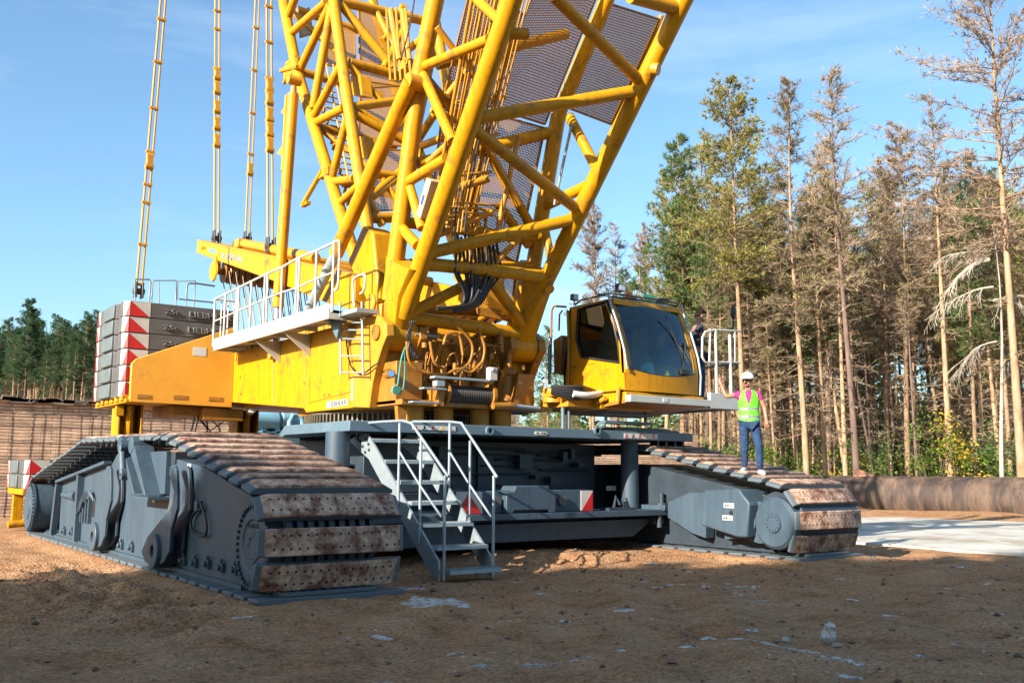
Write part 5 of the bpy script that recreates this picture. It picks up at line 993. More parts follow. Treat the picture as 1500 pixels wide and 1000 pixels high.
b = MB(); b.box((7.9, lo_.y-.4, BT-.1), (10.4, lo_.y+.4, lo_.z-.3)); b.build('block_base', YELD, BODY)
# top deck clutter and thin guard rails on the body roof
b = MB(); b.box((8.0, 16, BT), (10.5, 19, BT+.25)); b.box((8.6, 15.2, BT), (10.2, 15.9, BT+.4)); b.build('roof_cover', YELD, BODY, bevel=.02)
# ================================================================ cab
XC, XD = 11.6, 13.45
def zc6(x, y): return (740+x*.27, 390+y*.27)
prof = [at(*p, 'x', XC) for p in [zc6(650, 672), (917, 541), zc6(640, 450), zc6(600, 300), zc6(556, 178), zc6(380, 215), zc6(350, 225), zc6(310, 702)]]
yz = [(p.y, p.z) for p in prof]; yz[7] = (yz[7][0], yz[0][1]); 
side_o = [(XC, y, z) for y, z in yz]
win = [at(*zc6(x, y), 'x', XC) for x, y in [(622, 522), (610, 400), (580, 270), (552, 192), (470, 212), (396, 232), (386, 400), (412, 492)]]
# outer ring re-ordered to match window loop
so = [side_o[0], side_o[2], side_o[3], side_o[4], ((XC, (side_o[4][1]+side_o[5][1])/2, (side_o[4][2]+side_o[5][2])/2)), side_o[6], ((XC, (side_o[6][1]+side_o[7][1])/2, (side_o[6][2]+side_o[7][2])/2)), side_o[7]]
so[0] = (XC, side_o[0][1], side_o[0][2])
b = MB(); b.ring(so, [tuple(p) for p in win], (.06, 0, 0)); b.ring([(XD, p[1], p[2]) for p in so], [(XD, p.y, p.z) for p in win], (-.06, 0, 0))
# front lower panel, pillars, roof, back, floor
def fy(z):  # front face profile
    pr = sorted([(yz[i][1], yz[i][0]) for i in range(5)])
    for (z0, y0_), (z1, y1_) in zip(pr, pr[1:]):
        if z0 <= z <= z1: return y0_+(y1_-y0_)*(z-z0)/(z1-z0)
    return pr[0][1] if z < pr[0][0] else pr[-1][1]
def bow(x): t = (x-XC)/(XD-XC)*2-1; return -.08*(1-t*t)
zb0, zt0 = yz[0][1], yz[4][1]
zw0, zw1 = at(926, 538.5, 'y', 12.5).z, at(945, 444, 'y', 12.95).z
nX, rows = 12, [zb0, zb0+.12, (zb0+zw0)/2, zw0-.02]
vs, fs = [], []
for z in rows:
    for i in range(nX+1): x = XC+(XD-XC)*i/nX; zz = z-(.10*sin(pi*i/nX) if z == rows[-1] else 0); vs.append((x, fy(z)+bow(x), zz))
for r_ in range(len(rows)-1):
    for i in range(nX): k = r_*(nX+1)+i; fs.append((k, k+1, k+nX+2, k+nX+1))
b.add(vs, fs)
for xx in (XC, XD-.12): # pillars
    zs = [zw0-.1+(zt0-zw0+.1)*k/8 for k in range(9)]
    b.add([(xx+d, fy(z)+bow(xx+d)+e, z) for z in zs for d, e in ((0, 0), (.12, 0), (.12, .1), (0, .1))], [(4*k+a_, 4*k+(a_+1) % 4, 4*k+4+(a_+1) % 4, 4*k+4+a_) for k in range(8) for a_ in range(4)])
b.prism([(XC+.06, yz[4][0]-.1, zt0-.09), (XD-.06, yz[4][0]-.1, zt0-.09), (XD-.06, yz[4][0]-.1, zt0+.01), (XC+.06, yz[4][0]-.1, zt0+.01)], (0, .14, 0))
b.add([(XC, yz[4][0]-.02, zt0), (XD, yz[4][0]-.02, zt0), (XD, yz[5][0], yz[5][1]), (XC, yz[5][0], yz[5][1]), (XD, yz[6][0], yz[6][1]), (XC, yz[6][0], yz[6][1])], [(0, 1, 2, 3), (3, 2, 4, 5)])
bw = lambda t, s: (XC+(XD-XC)*t, yz[6][0]+(yz[7][0]-yz[6][0])*s, yz[6][1]+(yz[7][1]-yz[6][1])*s)
b.ring([bw(0, 0), bw(1, 0), bw(1, 1), bw(0, 1)], [bw(.08, .08), bw(.92, .08), bw(.92, .62), bw(.08, .62)], (0, -.05, 0))
b.box((XC+.02, fy(zb0)+.05, zb0), (XD-.02, yz[7][0], zb0+.06))
CAB = b.build('cab', YEL, CR, smooth=35); tag(CAB, 'yellow operator cab with large raked windscreen')
MB().prism([(XC+.025, p.y, p.z) for p in win], (.006, 0, 0)).build('side_window', GLASS, CAB, smooth=0)
MB().prism([(XD-.03, p.y, p.z) for p in win], (.006, 0, 0)).build('side_window', GLASS, CAB, smooth=0)
MB().prism([bw(.08, .08), bw(.92, .08), bw(.92, .62), bw(.08, .62)], (0, -.01, 0)).build('rear_window', GLASS, CAB, smooth=0)
vs, fs = [], []; nz_ = 10
for j in range(nz_+1):
    for i in range(nX+1):
        t = i/nX; x = XC+.1+(XD-XC-.2)*t; lo_z = zw0-.02-.10*sin(pi*i/nX); z = lo_z+(zw1+.02-lo_z)*j/nz_; vs.append((x, fy(z)+bow(x)+.012, z))
for j in range(nz_):
    for i in range(nX): k = j*(nX+1)+i; fs.append((k, k+1, k+nX+2, k+nX+1))
me = MB(); me.add(vs, fs); me.build('windscreen', GLASS, CAB, smooth=60)
b = MB(); wl_ = [V((XC-.006, p.y, p.z)) for p in win]; b.path(wl_, .022, 6, closed=True); b.build('window_seal', BLK, CAB, smooth=50)
b = MB()
for k in range(nX): 
    f = [vs[k], vs[k+1]]; b.tube(f[0], f[1], .014, 6)
for k in range(nz_): b.tube(vs[k*(nX+1)], vs[(k+1)*(nX+1)], .014, 6); b.tube(vs[k*(nX+1)+nX], vs[(k+1)*(nX+1)+nX], .014, 6)
for k in range(nX): b.tube(vs[nz_*(nX+1)+k], vs[nz_*(nX+1)+k+1], .014, 6)
b.build('windscreen_seal', BLK, CAB, smooth=0)
# interior
b = MB(); sx = (XC+XD)/2-.05; sy = 13.45; b.box((sx-.25, sy-.25, zb0+.06), (sx+.25, sy+.25, zb0+.5)); b.prism([(sx-.25, sy+.15, zb0+.5), (sx-.25, sy+.35, zb0+1.1), (sx-.25, sy+.48, zb0+1.08), (sx-.25, sy+.32, zb0+.45)], (.5, 0, 0)); b.box((sx-.14, sy+.35, zb0+1.08), (sx+.14, sy+.45, zb0+1.32)); b.build('seat', BLK, CAB, bevel=.04)
b = MB(); b.box((sx-.45, sy-.5, zb0+.06), (sx-.3, sy+.2, zb0+.62)); b.box((sx+.3, sy-.5, zb0+.06), (sx+.45, sy+.2, zb0+.62)); b.box((sx+.35, sy-.75, zb0+.55), (sx+.6, sy-.65, zb0+.85)); b.tube((sx-.38, sy-.4, zb0+.6), (sx-.38, sy-.42, zb0+.8), .025, 8); b.box((XC+.1, 14.0, zb0+.1), (XC+.8, 14.3, zb0+.9)); b.build('console', BLUD, CAB, bevel=.02)
# wipers, rails, lamps, beacon
b = MB(); w0 = V((13.05, fy(zw0+.02)+bow(13.05)-.02, zw0-.0)); w1 = V((12.9, fy(zw0+.75)+bow(12.9)-.03, zw0+.75)); b.path([w0, w0.lerp(w1, .5)+V((.03, 0, 0)), w1], .014, 6); w2 = V((13.25, fy(zw0+.6)+bow(13.25)-.03, zw0+.6)); b.path([w0+V((-.1, 0, -.03)), w2], .012, 6); b.path([w1+V((-.12, .05, .3)), w1, w1+V((.2, -.06, -.5))], .014, 6); b.box(w0-V((.14, .03, .05)), w0+V((.08, .03, .03))); b.build('wiper', BLK, CAB, smooth=40)
b = MB(); rl = [(XC-.02, fy(z)+bow(XC)-.05, z) for z in [zw0-.05+(zt0-zw0+.1)*k/8 for k in range(9)]]; b.path(rl+[(XC+.05, yz[4][0]+.1, zt0+.1)], .022, 8); b.build('grab_rail', GALV, CAB, smooth=60); b = MB(); rr_ = [(XD+.0, fy(z)+bow(XD)-.06, z) for z in [zb0+(zt0-zb0+.08)*k/10 for k in range(11)]]; b.path(rr_, .022, 8)
b.build('grab_rail', GALV, CAB, smooth=60)
b = MB(); rz = zt0+.11; b.path([(XC+.05, yz[6][0]-.1, yz[6][1]+.05), (XC+.05, yz[5][0]-.1, yz[5][1]+.10), (XC+.05, yz[4][0]+.05, rz), (XC+.1, yz[4][0]-.05, rz), (XD-.1, yz[4][0]-.05, rz), (XD-.02, yz[4][0], rz-.05)], .018, 8); b.path([(XC+.05, yz[4][0]+.05, rz), (XC+.1, yz[4][0]+.4, rz+.05), (XD-.1, yz[4][0]+.4, rz+.02), (XD-.05, yz[4][0], rz-.04)], .016, 8)
for x in (XC+.1, 12.2, 12.8, XD-.1): b.tube((x, yz[4][0]-.02, zt0-.02), (x, yz[4][0]-.05, rz), .014, 6)
b.build('roof_rail', mat('dark_rail', (.08, .08, .08)), CAB, smooth=60)
def lamp(u, v, x, s=.11):
    a = at(u, v, 'x', x); b = MB(); b.box((a.x-s*.6, a.y-s*.5, a.z-s*.5), (a.x+s*.6, a.y+s*.4, a.z+s*.6)); b.tube((a.x, a.y, a.z-s*.5), (a.x, a.y, a.z-s*1.2), .015, 6); o = b.build('work_lamp', BLUD, CAB, bevel=.012); MB().box((a.x-s*.5, a.y-s*.56, a.z-s*.4), (a.x+s*.5, a.y-s*.5, a.z+s*.5)).build('lens', mat('lamp_glass', (.45, .5, .55), .15), o)
lamp(841, 436, XC+.02); lamp(908, 422, XC+.25, .13); 
a = at(921, 432, 'y', yz[4][0]+.2); b = MB(); b.lathe((a.x, a.y, zt0+.02), (0, 0, 1), [(0, .08), (.03, .08), (.03, .07), (.2, .07), (.22, .05)], 16); b.build('beacon', ORG, CAB, smooth=40)
a = at(950, 435, 'y', yz[4][0]+.1); MB().box((a.x-.1, a.y-.04, a.z-.03), (a.x+.1, a.y+.04, a.z+.04)).build('marker_lamp', mat('green_lens', (.1, .7, .35), .2), CAB, bevel=.015)
a = at(972, 441, 'y', yz[4][0]); MB().box((a.x-.12, a.y-.06, a.z-.02), (a.x+.12, a.y+.06, a.z+.05)).build('horn', BLK, CAB, bevel=.015)
# door lines, rear plumbing frame
b = MB(); b.path([at(*zc6(x, y), 'x', XC-.002) for x, y in [(345, 540), (360, 545), (487, 527), (545, 635)]], .008, 4); b.path([at(*zc6(x, y), 'x', XC-.002) for x, y in [(310, 705), (655, 668)]], .012, 4); b.build('door_seam', OCH, CAB)
b = MB(); b.path([at(*zc6(x, y), 'x', XC-.04) for x, y in [(340, 675), (345, 520), (345, 380), (340, 240)]], .03, 8); b.build('rear_pipe', OCH, CAB, smooth=50)
b = MB(); b.path([at(*zc6(x, y), 'x', XC+.1) for x, y in [(330, 220), (265, 215), (252, 240), (250, 360), (245, 580), (270, 580)]], .022, 8); b.path([at(*zc6(x, y), 'x', XC+.2) for x, y in [(310, 240), (295, 260), (292, 350)]], .018, 8); b.build('rear_handrail', mat('rust_brown_rail', (.25, .1, .05)), CAB, smooth=60)
q = [at(*zc6(x, y), 'x', XC+.15) for x, y in [(258, 400), (305, 370), (300, 590), (262, 575)]]; MB().prism(q, (.6, 0, 0)).build('rear_box', OCH, CAB, bevel=.03)
tb('grey_pole', GALV, CAB, at(*zc6(238, 420), 'x', XC+.05), at(*zc6(240, 640), 'x', XC+.05), .03, 10)
# platform under and in front of the cab
b = MB(); pl_ = [at(*zc6(x, y), 'x', XC-.02) for x, y in [(345, 712), (655, 678), (655, 735), (345, 760)]]; b.prism(pl_, (2.0, 0, 0)); b.box((XC-.1, 13.0, zb0-.3), (XC+1.2, 14.4, zb0-.12)); PLT = b.build('cab_platform', YEL, CAB, bevel=.012)
fz0, fz1 = at(917, 577, 'y', 12.3).z, at(917, 590, 'y', 12.3).z
xr = at(1085, 590, 'y', 12.3).x
b = MB(); b.box((XC-.04, 12.28, fz1+.03), (13.6, 12.42, fz0-.0)); b.box((13.6, 12.28, fz1+.0), (xr, 12.36, fz0+.14)); b.box((13.45, 12.36, fz1+.04), (xr, 14.6, fz1+.09)); b.box((xr-.04, 12.36, fz1), (xr, 14.6, fz0+.14)); b.build('front_step', ALU, PLT, bevel=.006)
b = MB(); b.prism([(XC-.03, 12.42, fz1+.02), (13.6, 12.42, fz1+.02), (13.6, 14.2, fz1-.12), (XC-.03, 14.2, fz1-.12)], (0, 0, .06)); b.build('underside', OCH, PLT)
b = MB(); b.tube(at(*zc6(500, 740), 'x', XC-.1), at(*zc6(545, 715), 'x', XC-.1), .045, 12); b.tube(at(*zc6(610, 735), 'x', XC-.1), at(*zc6(615, 655), 'x', XC-.1), .04, 10); b.build('lifting_lug', YELD, PLT, smooth=40)
MB().box((at(888, 576, 'y', 12.3).x if False else 12.35, 12.272, fz1+.06), (12.47, 12.28, fz0-.03)).build('sticker', SIGN, PLT)
b = MB()
for (x0, v0, v1) in [(1140, 340, 735), (1218, 370, 685)]: a, c = at(*zc6(x0, v0), 'y', 12.34), at(*zc6(x0, v1), 'y', 12.34); b.tube(a, (a.x, a.y, fz0), .03, 10)
a, c = at(*zc6(1140, 345), 'y', 12.34), at(*zc6(1275, 352), 'y', 12.34); b.tube(a, c, .022, 8); a, c = at(*zc6(1140, 520), 'y', 12.34), at(*zc6(1275, 522), 'y', 12.34); b.tube(a, c, .02, 8); b.tube(at(*zc6(1245, 355), 'y', 12.34), at(*zc6(1245, 520), 'y', 12.34), .022, 8)
b.path([at(*zc6(x, y), 'y', 12.34) for x, y in [(1112, 340), (1108, 525)]], .022, 8); b.path([at(*zc6(x, y), 'y', 12.34) for x, y in [(1135, 345), (1085, 355), (1070, 385), (1068, 490), (1085, 520), (1135, 525)]], .022, 8); b.build('platform_railing', WHT, PLT, smooth=60)
b = MB(); b.tube(at(*zc6(1040, 400), 'y', 12.6), at(*zc6(1130, 385), 'y', 12.6), .02, 8); b.tube(at(*zc6(1050, 555), 'y', 12.6), at(*zc6(1130, 545), 'y', 12.6), .02, 8); b.tube(at(*zc6(1160, 540), 'y', 12.4), at(*zc6(1220, 535), 'y', 12.4), .02, 8); b.build('rear_railing', BLUD, PLT, smooth=60)
a = at(*zc6(1238, 250), 'y', 12.4); b = MB(); b.ball(a, .125, 14, (.55, .35, 1.15)); b.tube(a, at(*zc6(1236, 345), 'y', 12.4), .015, 8); b.build('mirror', BLK, PLT, smooth=60)
# links from house to cab
b = MB(); b.box((10.9, 13.2, zb0-.28), (XC+.2, 14.0, zb0-.12)); b.box((10.7, 13.4, zb0-.1), (11.5, 13.7, zb0-.0)); b.tube((10.9, 13.6, zb0-.2), (10.9, 13.6, zb0+.06), .2, 20); b.box((11.0, 13.1, zb0-.02), (XC-.05, 13.6, zb0+.02)); b.build('cab_bracket', YELD, CR, bevel=.015)
b = MB()
for k in range(5): b.spath([(10.6, 13.3, zb0-.05+.03*k), (11.0, 13.1-.03*k, zb0-.14+.05*k), (11.3, 13.15, zb0-.05+.03*k), (XC+.1, 13.3, zb0+.02)], .03, 7)
b.build('hose_bundle', BLK, CR, smooth=60)
b = MB(); b.spath([(10.9, 13.05, zb0-.06), (11.2, 13.0, zb0-.08), (XC, 13.1, zb0-.02)], .06, 10); b.build('white_conduit', mat('pale_conduit', (.5, .5, .46)), CR, smooth=60)
b = MB()
for x in (10.95, 11.08): b.tube((x, 13.4, DZ), (x, 13.4, zb0-.28), .035, 10)
b.box((11.7, 13.1, zb0-.55), (12.9, 13.4, zb0-.5)); b.box((11.7, 13.1, zb0-.4), (12.9, 13.4, zb0-.37)); b.tube((11.8, 13.2, zb0-.55), (11.8, 13.2, zb0-.3), .03, 8); b.tube((12.8, 13.2, zb0-.55), (12.8, 13.2, zb0-.3), .03, 8); b.build('cab_step', BLUL, CR)
# plates lying on the deck at right
b = MB(); b.box((12.2, 13.4, DZ), (13.9, 14.6, DZ+.05)); b.box((12.4, 13.5, DZ+.05), (13.7, 14.2, DZ+.09)); b.build('deck_plates', BLUL, UC)
pmo.parent = None; bpy.data.objects.remove(pmo)
# ================================================================ counterweight slabs
SL = []
def slab(root):
    # local: front-left corner at origin, x to the right, y away, z up
    pass
sx0 = at(183, 577, 'y', 21.1).x; SZ0, SHt = tr[0].z+.105, .345
GREYT = mat('grey_raised_letters', (.15, .145, .14), .7, var=.1)
def make_slab(label, group, loc):
    e = thing('counterweight_slab', loc, label, 'counterweight', group); l = V(loc)
    plan = [(0, 0), (2.3, 0), (2.3, 2.3), (0, 2.3), (-.12, 2.2), (-.12, 1.75), (-.04, 1.7), (-.04, 1.6), (-.12, 1.55), (-.12, .65), (-.04, .6), (-.04, .5), (-.10, .42), (-.10, .13)]
    MB().prism([l+V((x, y, .005)) for x, y in plan], (0, 0, SHt-.015)).build('block', GREY, e, bevel=.012)
    MB().prism([l+V((x, y, .02)) for x, y in [(-.17, .68), (-.17, 1.52), (-.05, 1.52), (-.05, .68)]], (0, 0, SHt-.045)).build('end_lug', GREYL, e, bevel=.02)
    h = SHt-.02
    MB().prism([l+V((.005, -.004, .01)), l+V((.42, -.004, .01)), l+V((.42, -.004, h)), l+V((.005, -.004, h))], (0, .003, 0)).build('white_panel', WHT, e, smooth=0)
    MB().prism([l+V((.008, -.008, .012)), l+V((.40, -.008, .012)), l+V((.008, -.008, h))], (0, .003, 0)).build('red_triangle', RED, e, smooth=0)
    MB().prism([l+V((0.001, -.004, .01)), l+V((-.102, .128, .01)), l+V((-.102, .128, h)), l+V((.001, -.004, h))], (-.003, -.003, 0)).build('white_panel', WHT, e, smooth=0)
    MB().prism([l+V((-.004, -.01, .012)), l+V((-.07, .08, .012)), l+V((-.004, -.01, h))], (-.004, -.003, 0)).build('red_triangle', RED, e, smooth=0)
    MB().prism([l+V((-.124, 1.98, .01)), l+V((-.124, 2.19, .01)), l+V((-.124, 2.19, h)), l+V((-.124, 1.98, h))], (-.003, 0, 0)).build('white_panel', WHT, e, smooth=0)
    MB().prism([l+V((-.129, 2.04, .012)), l+V((-.129, 2.19, .012)), l+V((-.129, 2.19, h))], (-.003, 0, 0)).build('red_triangle', RED, e, smooth=0)
    text('2,5t', 'lettering', GREYT, e, l+V((.72, -.02, .11)), (1, 0, 0), (0, 0, 1), .11, .28, .022, .003)
    text('LIEBHERR', 'lettering', GREYT, e, l+V((1.25, -.02, .10)), (1, 0, 0), (0, 0, 1), .12, .95, .022, .003)
    return e
def copy_thing(e, loc, label, group=None):
    c = e.copy(); COL.objects.link(c); c.location = loc; c['label'] = label
    if group: c['group'] = group
    for ch in e.children: o = ch.copy(); COL.objects.link(o); o.parent = c
    return c
ORD = ['bottom', 'second from the bottom', 'third from the bottom', 'fourth from the bottom', 'fifth from the bottom, just under the top one', 'topmost']
S0 = None
for i in range(6):
    loc = (sx0+.012*(i-2.5)*-.0, 21.1, SZ0+i*SHt); lb = 'grey counterweight slab with red and white corner on the crane, '+ORD[i]+' of the stack of six'
    if i == 0: S0 = make_slab(lb, 'counterweight slabs stacked on the crane tray', loc)
    else: copy_thing(S0, (loc[0]+rnd.uniform(-.012, .012), loc[1]+rnd.uniform(-.01, .01), loc[2]), lb)
STT = SZ0+6*SHt
# guard rail on the stack
rr0 = thing('guard_rail', (5.6, 21.4, STT), 'thin grey guard rail standing on top of the counterweight stack', 'railing')
def zs(x, y): return at(130+x*.21, 400+y*.21, 'y', 21.4)
for loop in ([(328,42),(425,45),(432,60),(422,172)], [(440,165),(445,60),(455,50),(610,52),(608,185)], [(615,185),(622,55),(745,55),(735,195)]):
    b = MB(); b.path([zs(*p) for p in loop], .018, 8); b.build('rail_section', mat('grey_rail', (.22, .25, .27), .5, metal=.3), rr0, smooth=60)
b = MB(); b.tube(zs(490, 60), zs(490, 182), .014, 6); b.path([zs(680,190),(zs(685,90)),zs(700,70),zs(755,72),zs(880,90)], .022, 8); b.path([zs(630,180), zs(870,205)], .018, 8); b.path([zs(325,42), zs(322,160)], .018, 8); b.build('rail_section', mat('grey_rail_dark', (.14, .16, .18), .5, metal=.3), rr0, smooth=60)
for (x, y) in [(422,172),(440,165),(490,182),(608,185),(735,195),(680,190),(322,160)]: p = zs(x, y); b = MB(); b.tube((p.x, p.y, STT-.012), (p.x, p.y, p.z+.02), .016, 6); b.build('post_foot', mat('grey_rail_foot', (.2, .22, .24)), rr0)
# ================================================================ pendants
def pendant(name, lab, u0, v0, u1, v1, ax, val, links, loops, par=None, w=.055):
    a, c = at(u0, v0, ax, val), at(u1, v1, ax, val); top = a+(c-a)*1.35; e = thing('pendant_bar', a, lab, 'tie rod', 'pendant bars of the mast'); s = V((w, 0, 0)); b = MB(); d = (top-a)
    for k in (-1, 1): b.tube(a+s*k, top+s*k, .026, 8)
    b.build('twin_rod', YELD, e, smooth=60); b = MB()
    for t in loops: p = a.lerp(c, t); MB().box((p.x-w-.04, p.y-.04, p.z-.025), (p.x+w+.04, p.y+.04, p.z+.025)).build('spacer', YEL, e)
    
    for t in links:
        p = a.lerp(c, t); b = MB(); b.tube(p-s*1.5, p+s*1.5, .07, 14); q = p+(c-a).normalized()*.26; b.tube(q-s*1.3, q+s*1.3, .065, 14); b.prism([p-s*1.1+V((0, -.07, 0)), p-s*1.1+V((0, .07, 0)), q-s*1.1+V((0, .07, 0)), q-s*1.1+V((0, -.07, 0))], (w*2.2, 0, 0)); b.build('link_plate', YELD, e, smooth=40)
    p = a; b = MB(); b.prism([(p.x-.09, p.y-.1, p.z-.1), (p.x-.09, p.y+.1, p.z-.1), (p.x-.09, p.y+.08, p.z+.25), (p.x-.09, p.y-.08, p.z+.25)], (.04, 0, 0)); b.prism([(p.x+.05, p.y-.1, p.z-.1), (p.x+.05, p.y+.1, p.z-.1), (p.x+.05, p.y+.08, p.z+.25), (p.x+.05, p.y-.08, p.z+.25)], (.04, 0, 0)); b.tube((p.x-.12, p.y, p.z+.05), (p.x+.12, p.y, p.z+.05), .07, 12); b.build('end_fork', ROPE, e, bevel=.01)
    return e
pendant('p', 'leftmost yellow pendant bar, rising alone from the counterweight stack', 203, 430, 239, 0, 'y', 21.6, [.42], [.03, .16, .30, .36, .47, .62, .78, .93])
pendant('p', 'pendant bar with long shackle chain rising from the far end of the lettered beam', 317, 352, 318.5, 0, 'x', 7.95, [.38, .45, .52, .60, .66], [.7, .87, .95])
pendant('p', 'plain thin pendant bar behind the lettered beam, without shackle chain', 362, 352, 377, 0, 'x', 9.6, [.27], [.35, .52, .7, .88])
pendant('p', 'pendant bar with shackle chain just left of the upright yellow cylinder', 396, 364, 394, 0, 'x', 7.95, [.38, .44, .5, .57, .62], [.67, .82, .97])
# ================================================================ block on the beam, pallet, pump skid
c = at(668, 751, 'y', 12.98); e0 = at(868, 748, 'y', 12.98); ZB = FZ
BB = thing('ballast_block', ((c.x+e0.x)/2, 13.2, ZB), 'low grey ballast block with red and white ends lying on the undercarriage beam', 'ballast')
b = MB(); hB = at(700, 717, 'y', 12.98).z-ZB; b.box((c.x, 13.0, ZB), (e0.x, 13.4, ZB+hB-.02)); b.build('core', BLU, BB, bevel=.02)
m0, m1 = at(741, 751, 'y', 12.9).x, at(813, 749, 'y', 12.9).x; b = MB(); b.prism([(m0, 12.88, ZB+.0), (m0+.12, 12.88, ZB), (m0+.16, 12.88, ZB+.05), (m1-.16, 12.88, ZB+.05), (m1-.12, 12.88, ZB), (m1, 12.88, ZB), (m1, 12.88, ZB+hB-.04), (m1-.12, 12.88, ZB+hB-.03), (m1-.15, 12.88, ZB+hB+.06), (m0+.2, 12.88, ZB+hB+.06), (m0+.15, 12.88, ZB+hB-.03), (m0, 12.88, ZB+hB-.04)], (0, .4, 0)); b.build('centre_block', BLU, BB, bevel=.015)
for u in (728, 825): p = at(u, 730, 'y', 12.95); MB().tube((p.x, 12.95, ZB+hB*.5), (p.x, 13.0, ZB+hB*.5), .09, 20).build('round_boss', GREY, BB, smooth=40)
for (u0, u1, k) in [(668, 706, 0), (851, 868, 1)]:
    x0, x1 = at(u0, 735, 'y', 12.99).x, at(u1, 735, 'y', 12.99).x; MB().box((x0, 12.985, ZB+.01), (x1, 12.998, ZB+hB-.03)).build('white_panel', WHT, BB)
    tri = [(x0+.01, 12.98, ZB+.012), (x1-.01, 12.98, ZB+.012), ((x0+x1)/2-.02, 12.98, ZB+hB-.05)] if k == 0 else [(x0+.005, 12.98, ZB+.012), (x1-.004, 12.98, ZB+.012), (x1-.004, 12.98, ZB+hB-.05)]
    MB().prism(tri, (0, .004, 0)).build('red_triangle', RED, BB)
# separate pallet far left
q = at(42, 716, 'y', 25.0); PZ = q.z
for i in range(2): copy_thing(S0, (q.x, 25.0, PZ+i*SHt), ('lower' if i == 0 else 'upper')+' grey slab with red triangle on the yellow stand behind the near track, far left', 'counterweight slabs on the yellow stand')
PA = thing('yellow_stand', (q.x+1, 26, 0), 'yellow steel stand carrying two slabs behind the rear of the near track', 'stand')
b = MB(); b.box((q.x-.1, 25.1, PZ-.14), (q.x+2.3, 27.2, PZ-.002)); b.build('top_frame', YEL, PA, bevel=.01)
for (dx, dy) in ((0, .2), (0, 1.9), (2.0, .2), (2.0, 1.9)): MB().box((q.x+dx, 25.0+dy, .12), (q.x+dx+.22, 25.2+dy, PZ-.14)).build('leg', YEL, PA, bevel=.01)
b = MB(); b.tube((q.x-.35, 25.2, .13), (q.x+.3, 25.2, .18), .085, 14); b.build('foot_tube', YEL, PA, smooth=50)
PU = thing('pump_skid', (11.5, 27, 0), 'pale blue skid of pipes and tanks seen under the crane body', 'machine'); PB = mat('pale_blue_paint', (.16, .33, .44), .5, var=.12)
def PK(u, v): return at(u, v, 'y', 26.5)
b = MB()
for u in (385, 405, 430, 452, 470, 492): a = PK(u, 640); t_ = PK(u, rnd.uniform(607, 622)); b.box((a.x-.07, 26.4, 0), (a.x+.07, 26.6, t_.z))
for v in (632, 640): a, c = PK(368, v), PK(520, v); b.box((a.x, 26.4, a.z-.03), (c.x, 26.6, a.z+.03))
b.box((PK(368, 0).x, 26.4, 0), (PK(520, 0).x, 28, .4)); b.build('frame', PB, PU, bevel=.01)
for (u, v, r, L) in [(370, 613, .28, .7), (395, 612, .2, .5), (408, 612, .26, .6), (432, 610, .2, .9), (462, 609, .16, .6)]: a = PK(u, v); MB().lathe(a, (1, 0, 0), [(0, r*.6), (.06, r), (L, r), (L+.06, r*.6)], 20).build('tank', PB, PU, smooth=40)
b = MB()
for (u, v) in [(420, 612), (440, 615), (480, 611)]: a = PK(u, v); b.path([a+V((0, -.2, -.6)), a+V((0, -.2, -.1)), a+V((.1, -.2, .1)), a+V((.3, -.2, .12)), a+V((.4, -.2, -.1)), a+V((.4, -.2, -.6))], .09, 10)
b.build('pipe', PB, PU, smooth=60)
a, c = PK(376, 618), PK(400, 640); MB().box((a.x, 26.7, c.z-.6), (c.x+.6, 27.5, a.z)).build('pump_housing', BLUL, PU, bevel=.03)
# ================================================================ people
def skin(name, verts, edges, rad, m, par, loc, rz, sc, extra=None):
    me = bpy.data.meshes.new(name); me.from_pydata(verts, edges, []); o = bpy.data.objects.new(name, me); COL.objects.link(o)
    md = o.modifiers.new('s', 'SKIN'); md.use_smooth_shade = True; sv = me.skin_vertices[0].data
    for i, r in enumerate(rad): sv[i].radius = r if isinstance(r, tuple) else (r, r)
    sv[0].use_root = True
    o.modifiers.new('d', 'SUBSURF').levels = 2; o.modifiers['d'].render_levels = 2
    bpy.context.view_layer.update(); ev = o.evaluated_get(bpy.context.evaluated_depsgraph_get()); m2 = bpy.data.meshes.new_from_object(ev); bpy.data.objects.remove(o)
    b = MB(); b.v = [tuple(v.co) for v in m2.vertices]; b.f = [tuple(p.vertices) for p in m2.polygons]; b.m = [0]*len(b.f)
    if extra: extra(b)
    R = Matrix.Rotation(rz, 3, 'Z'); b.v = [tuple(V(loc)+(R @ V(p))*sc) for p in b.v]
    return b.build(name, m, par, smooth=80)
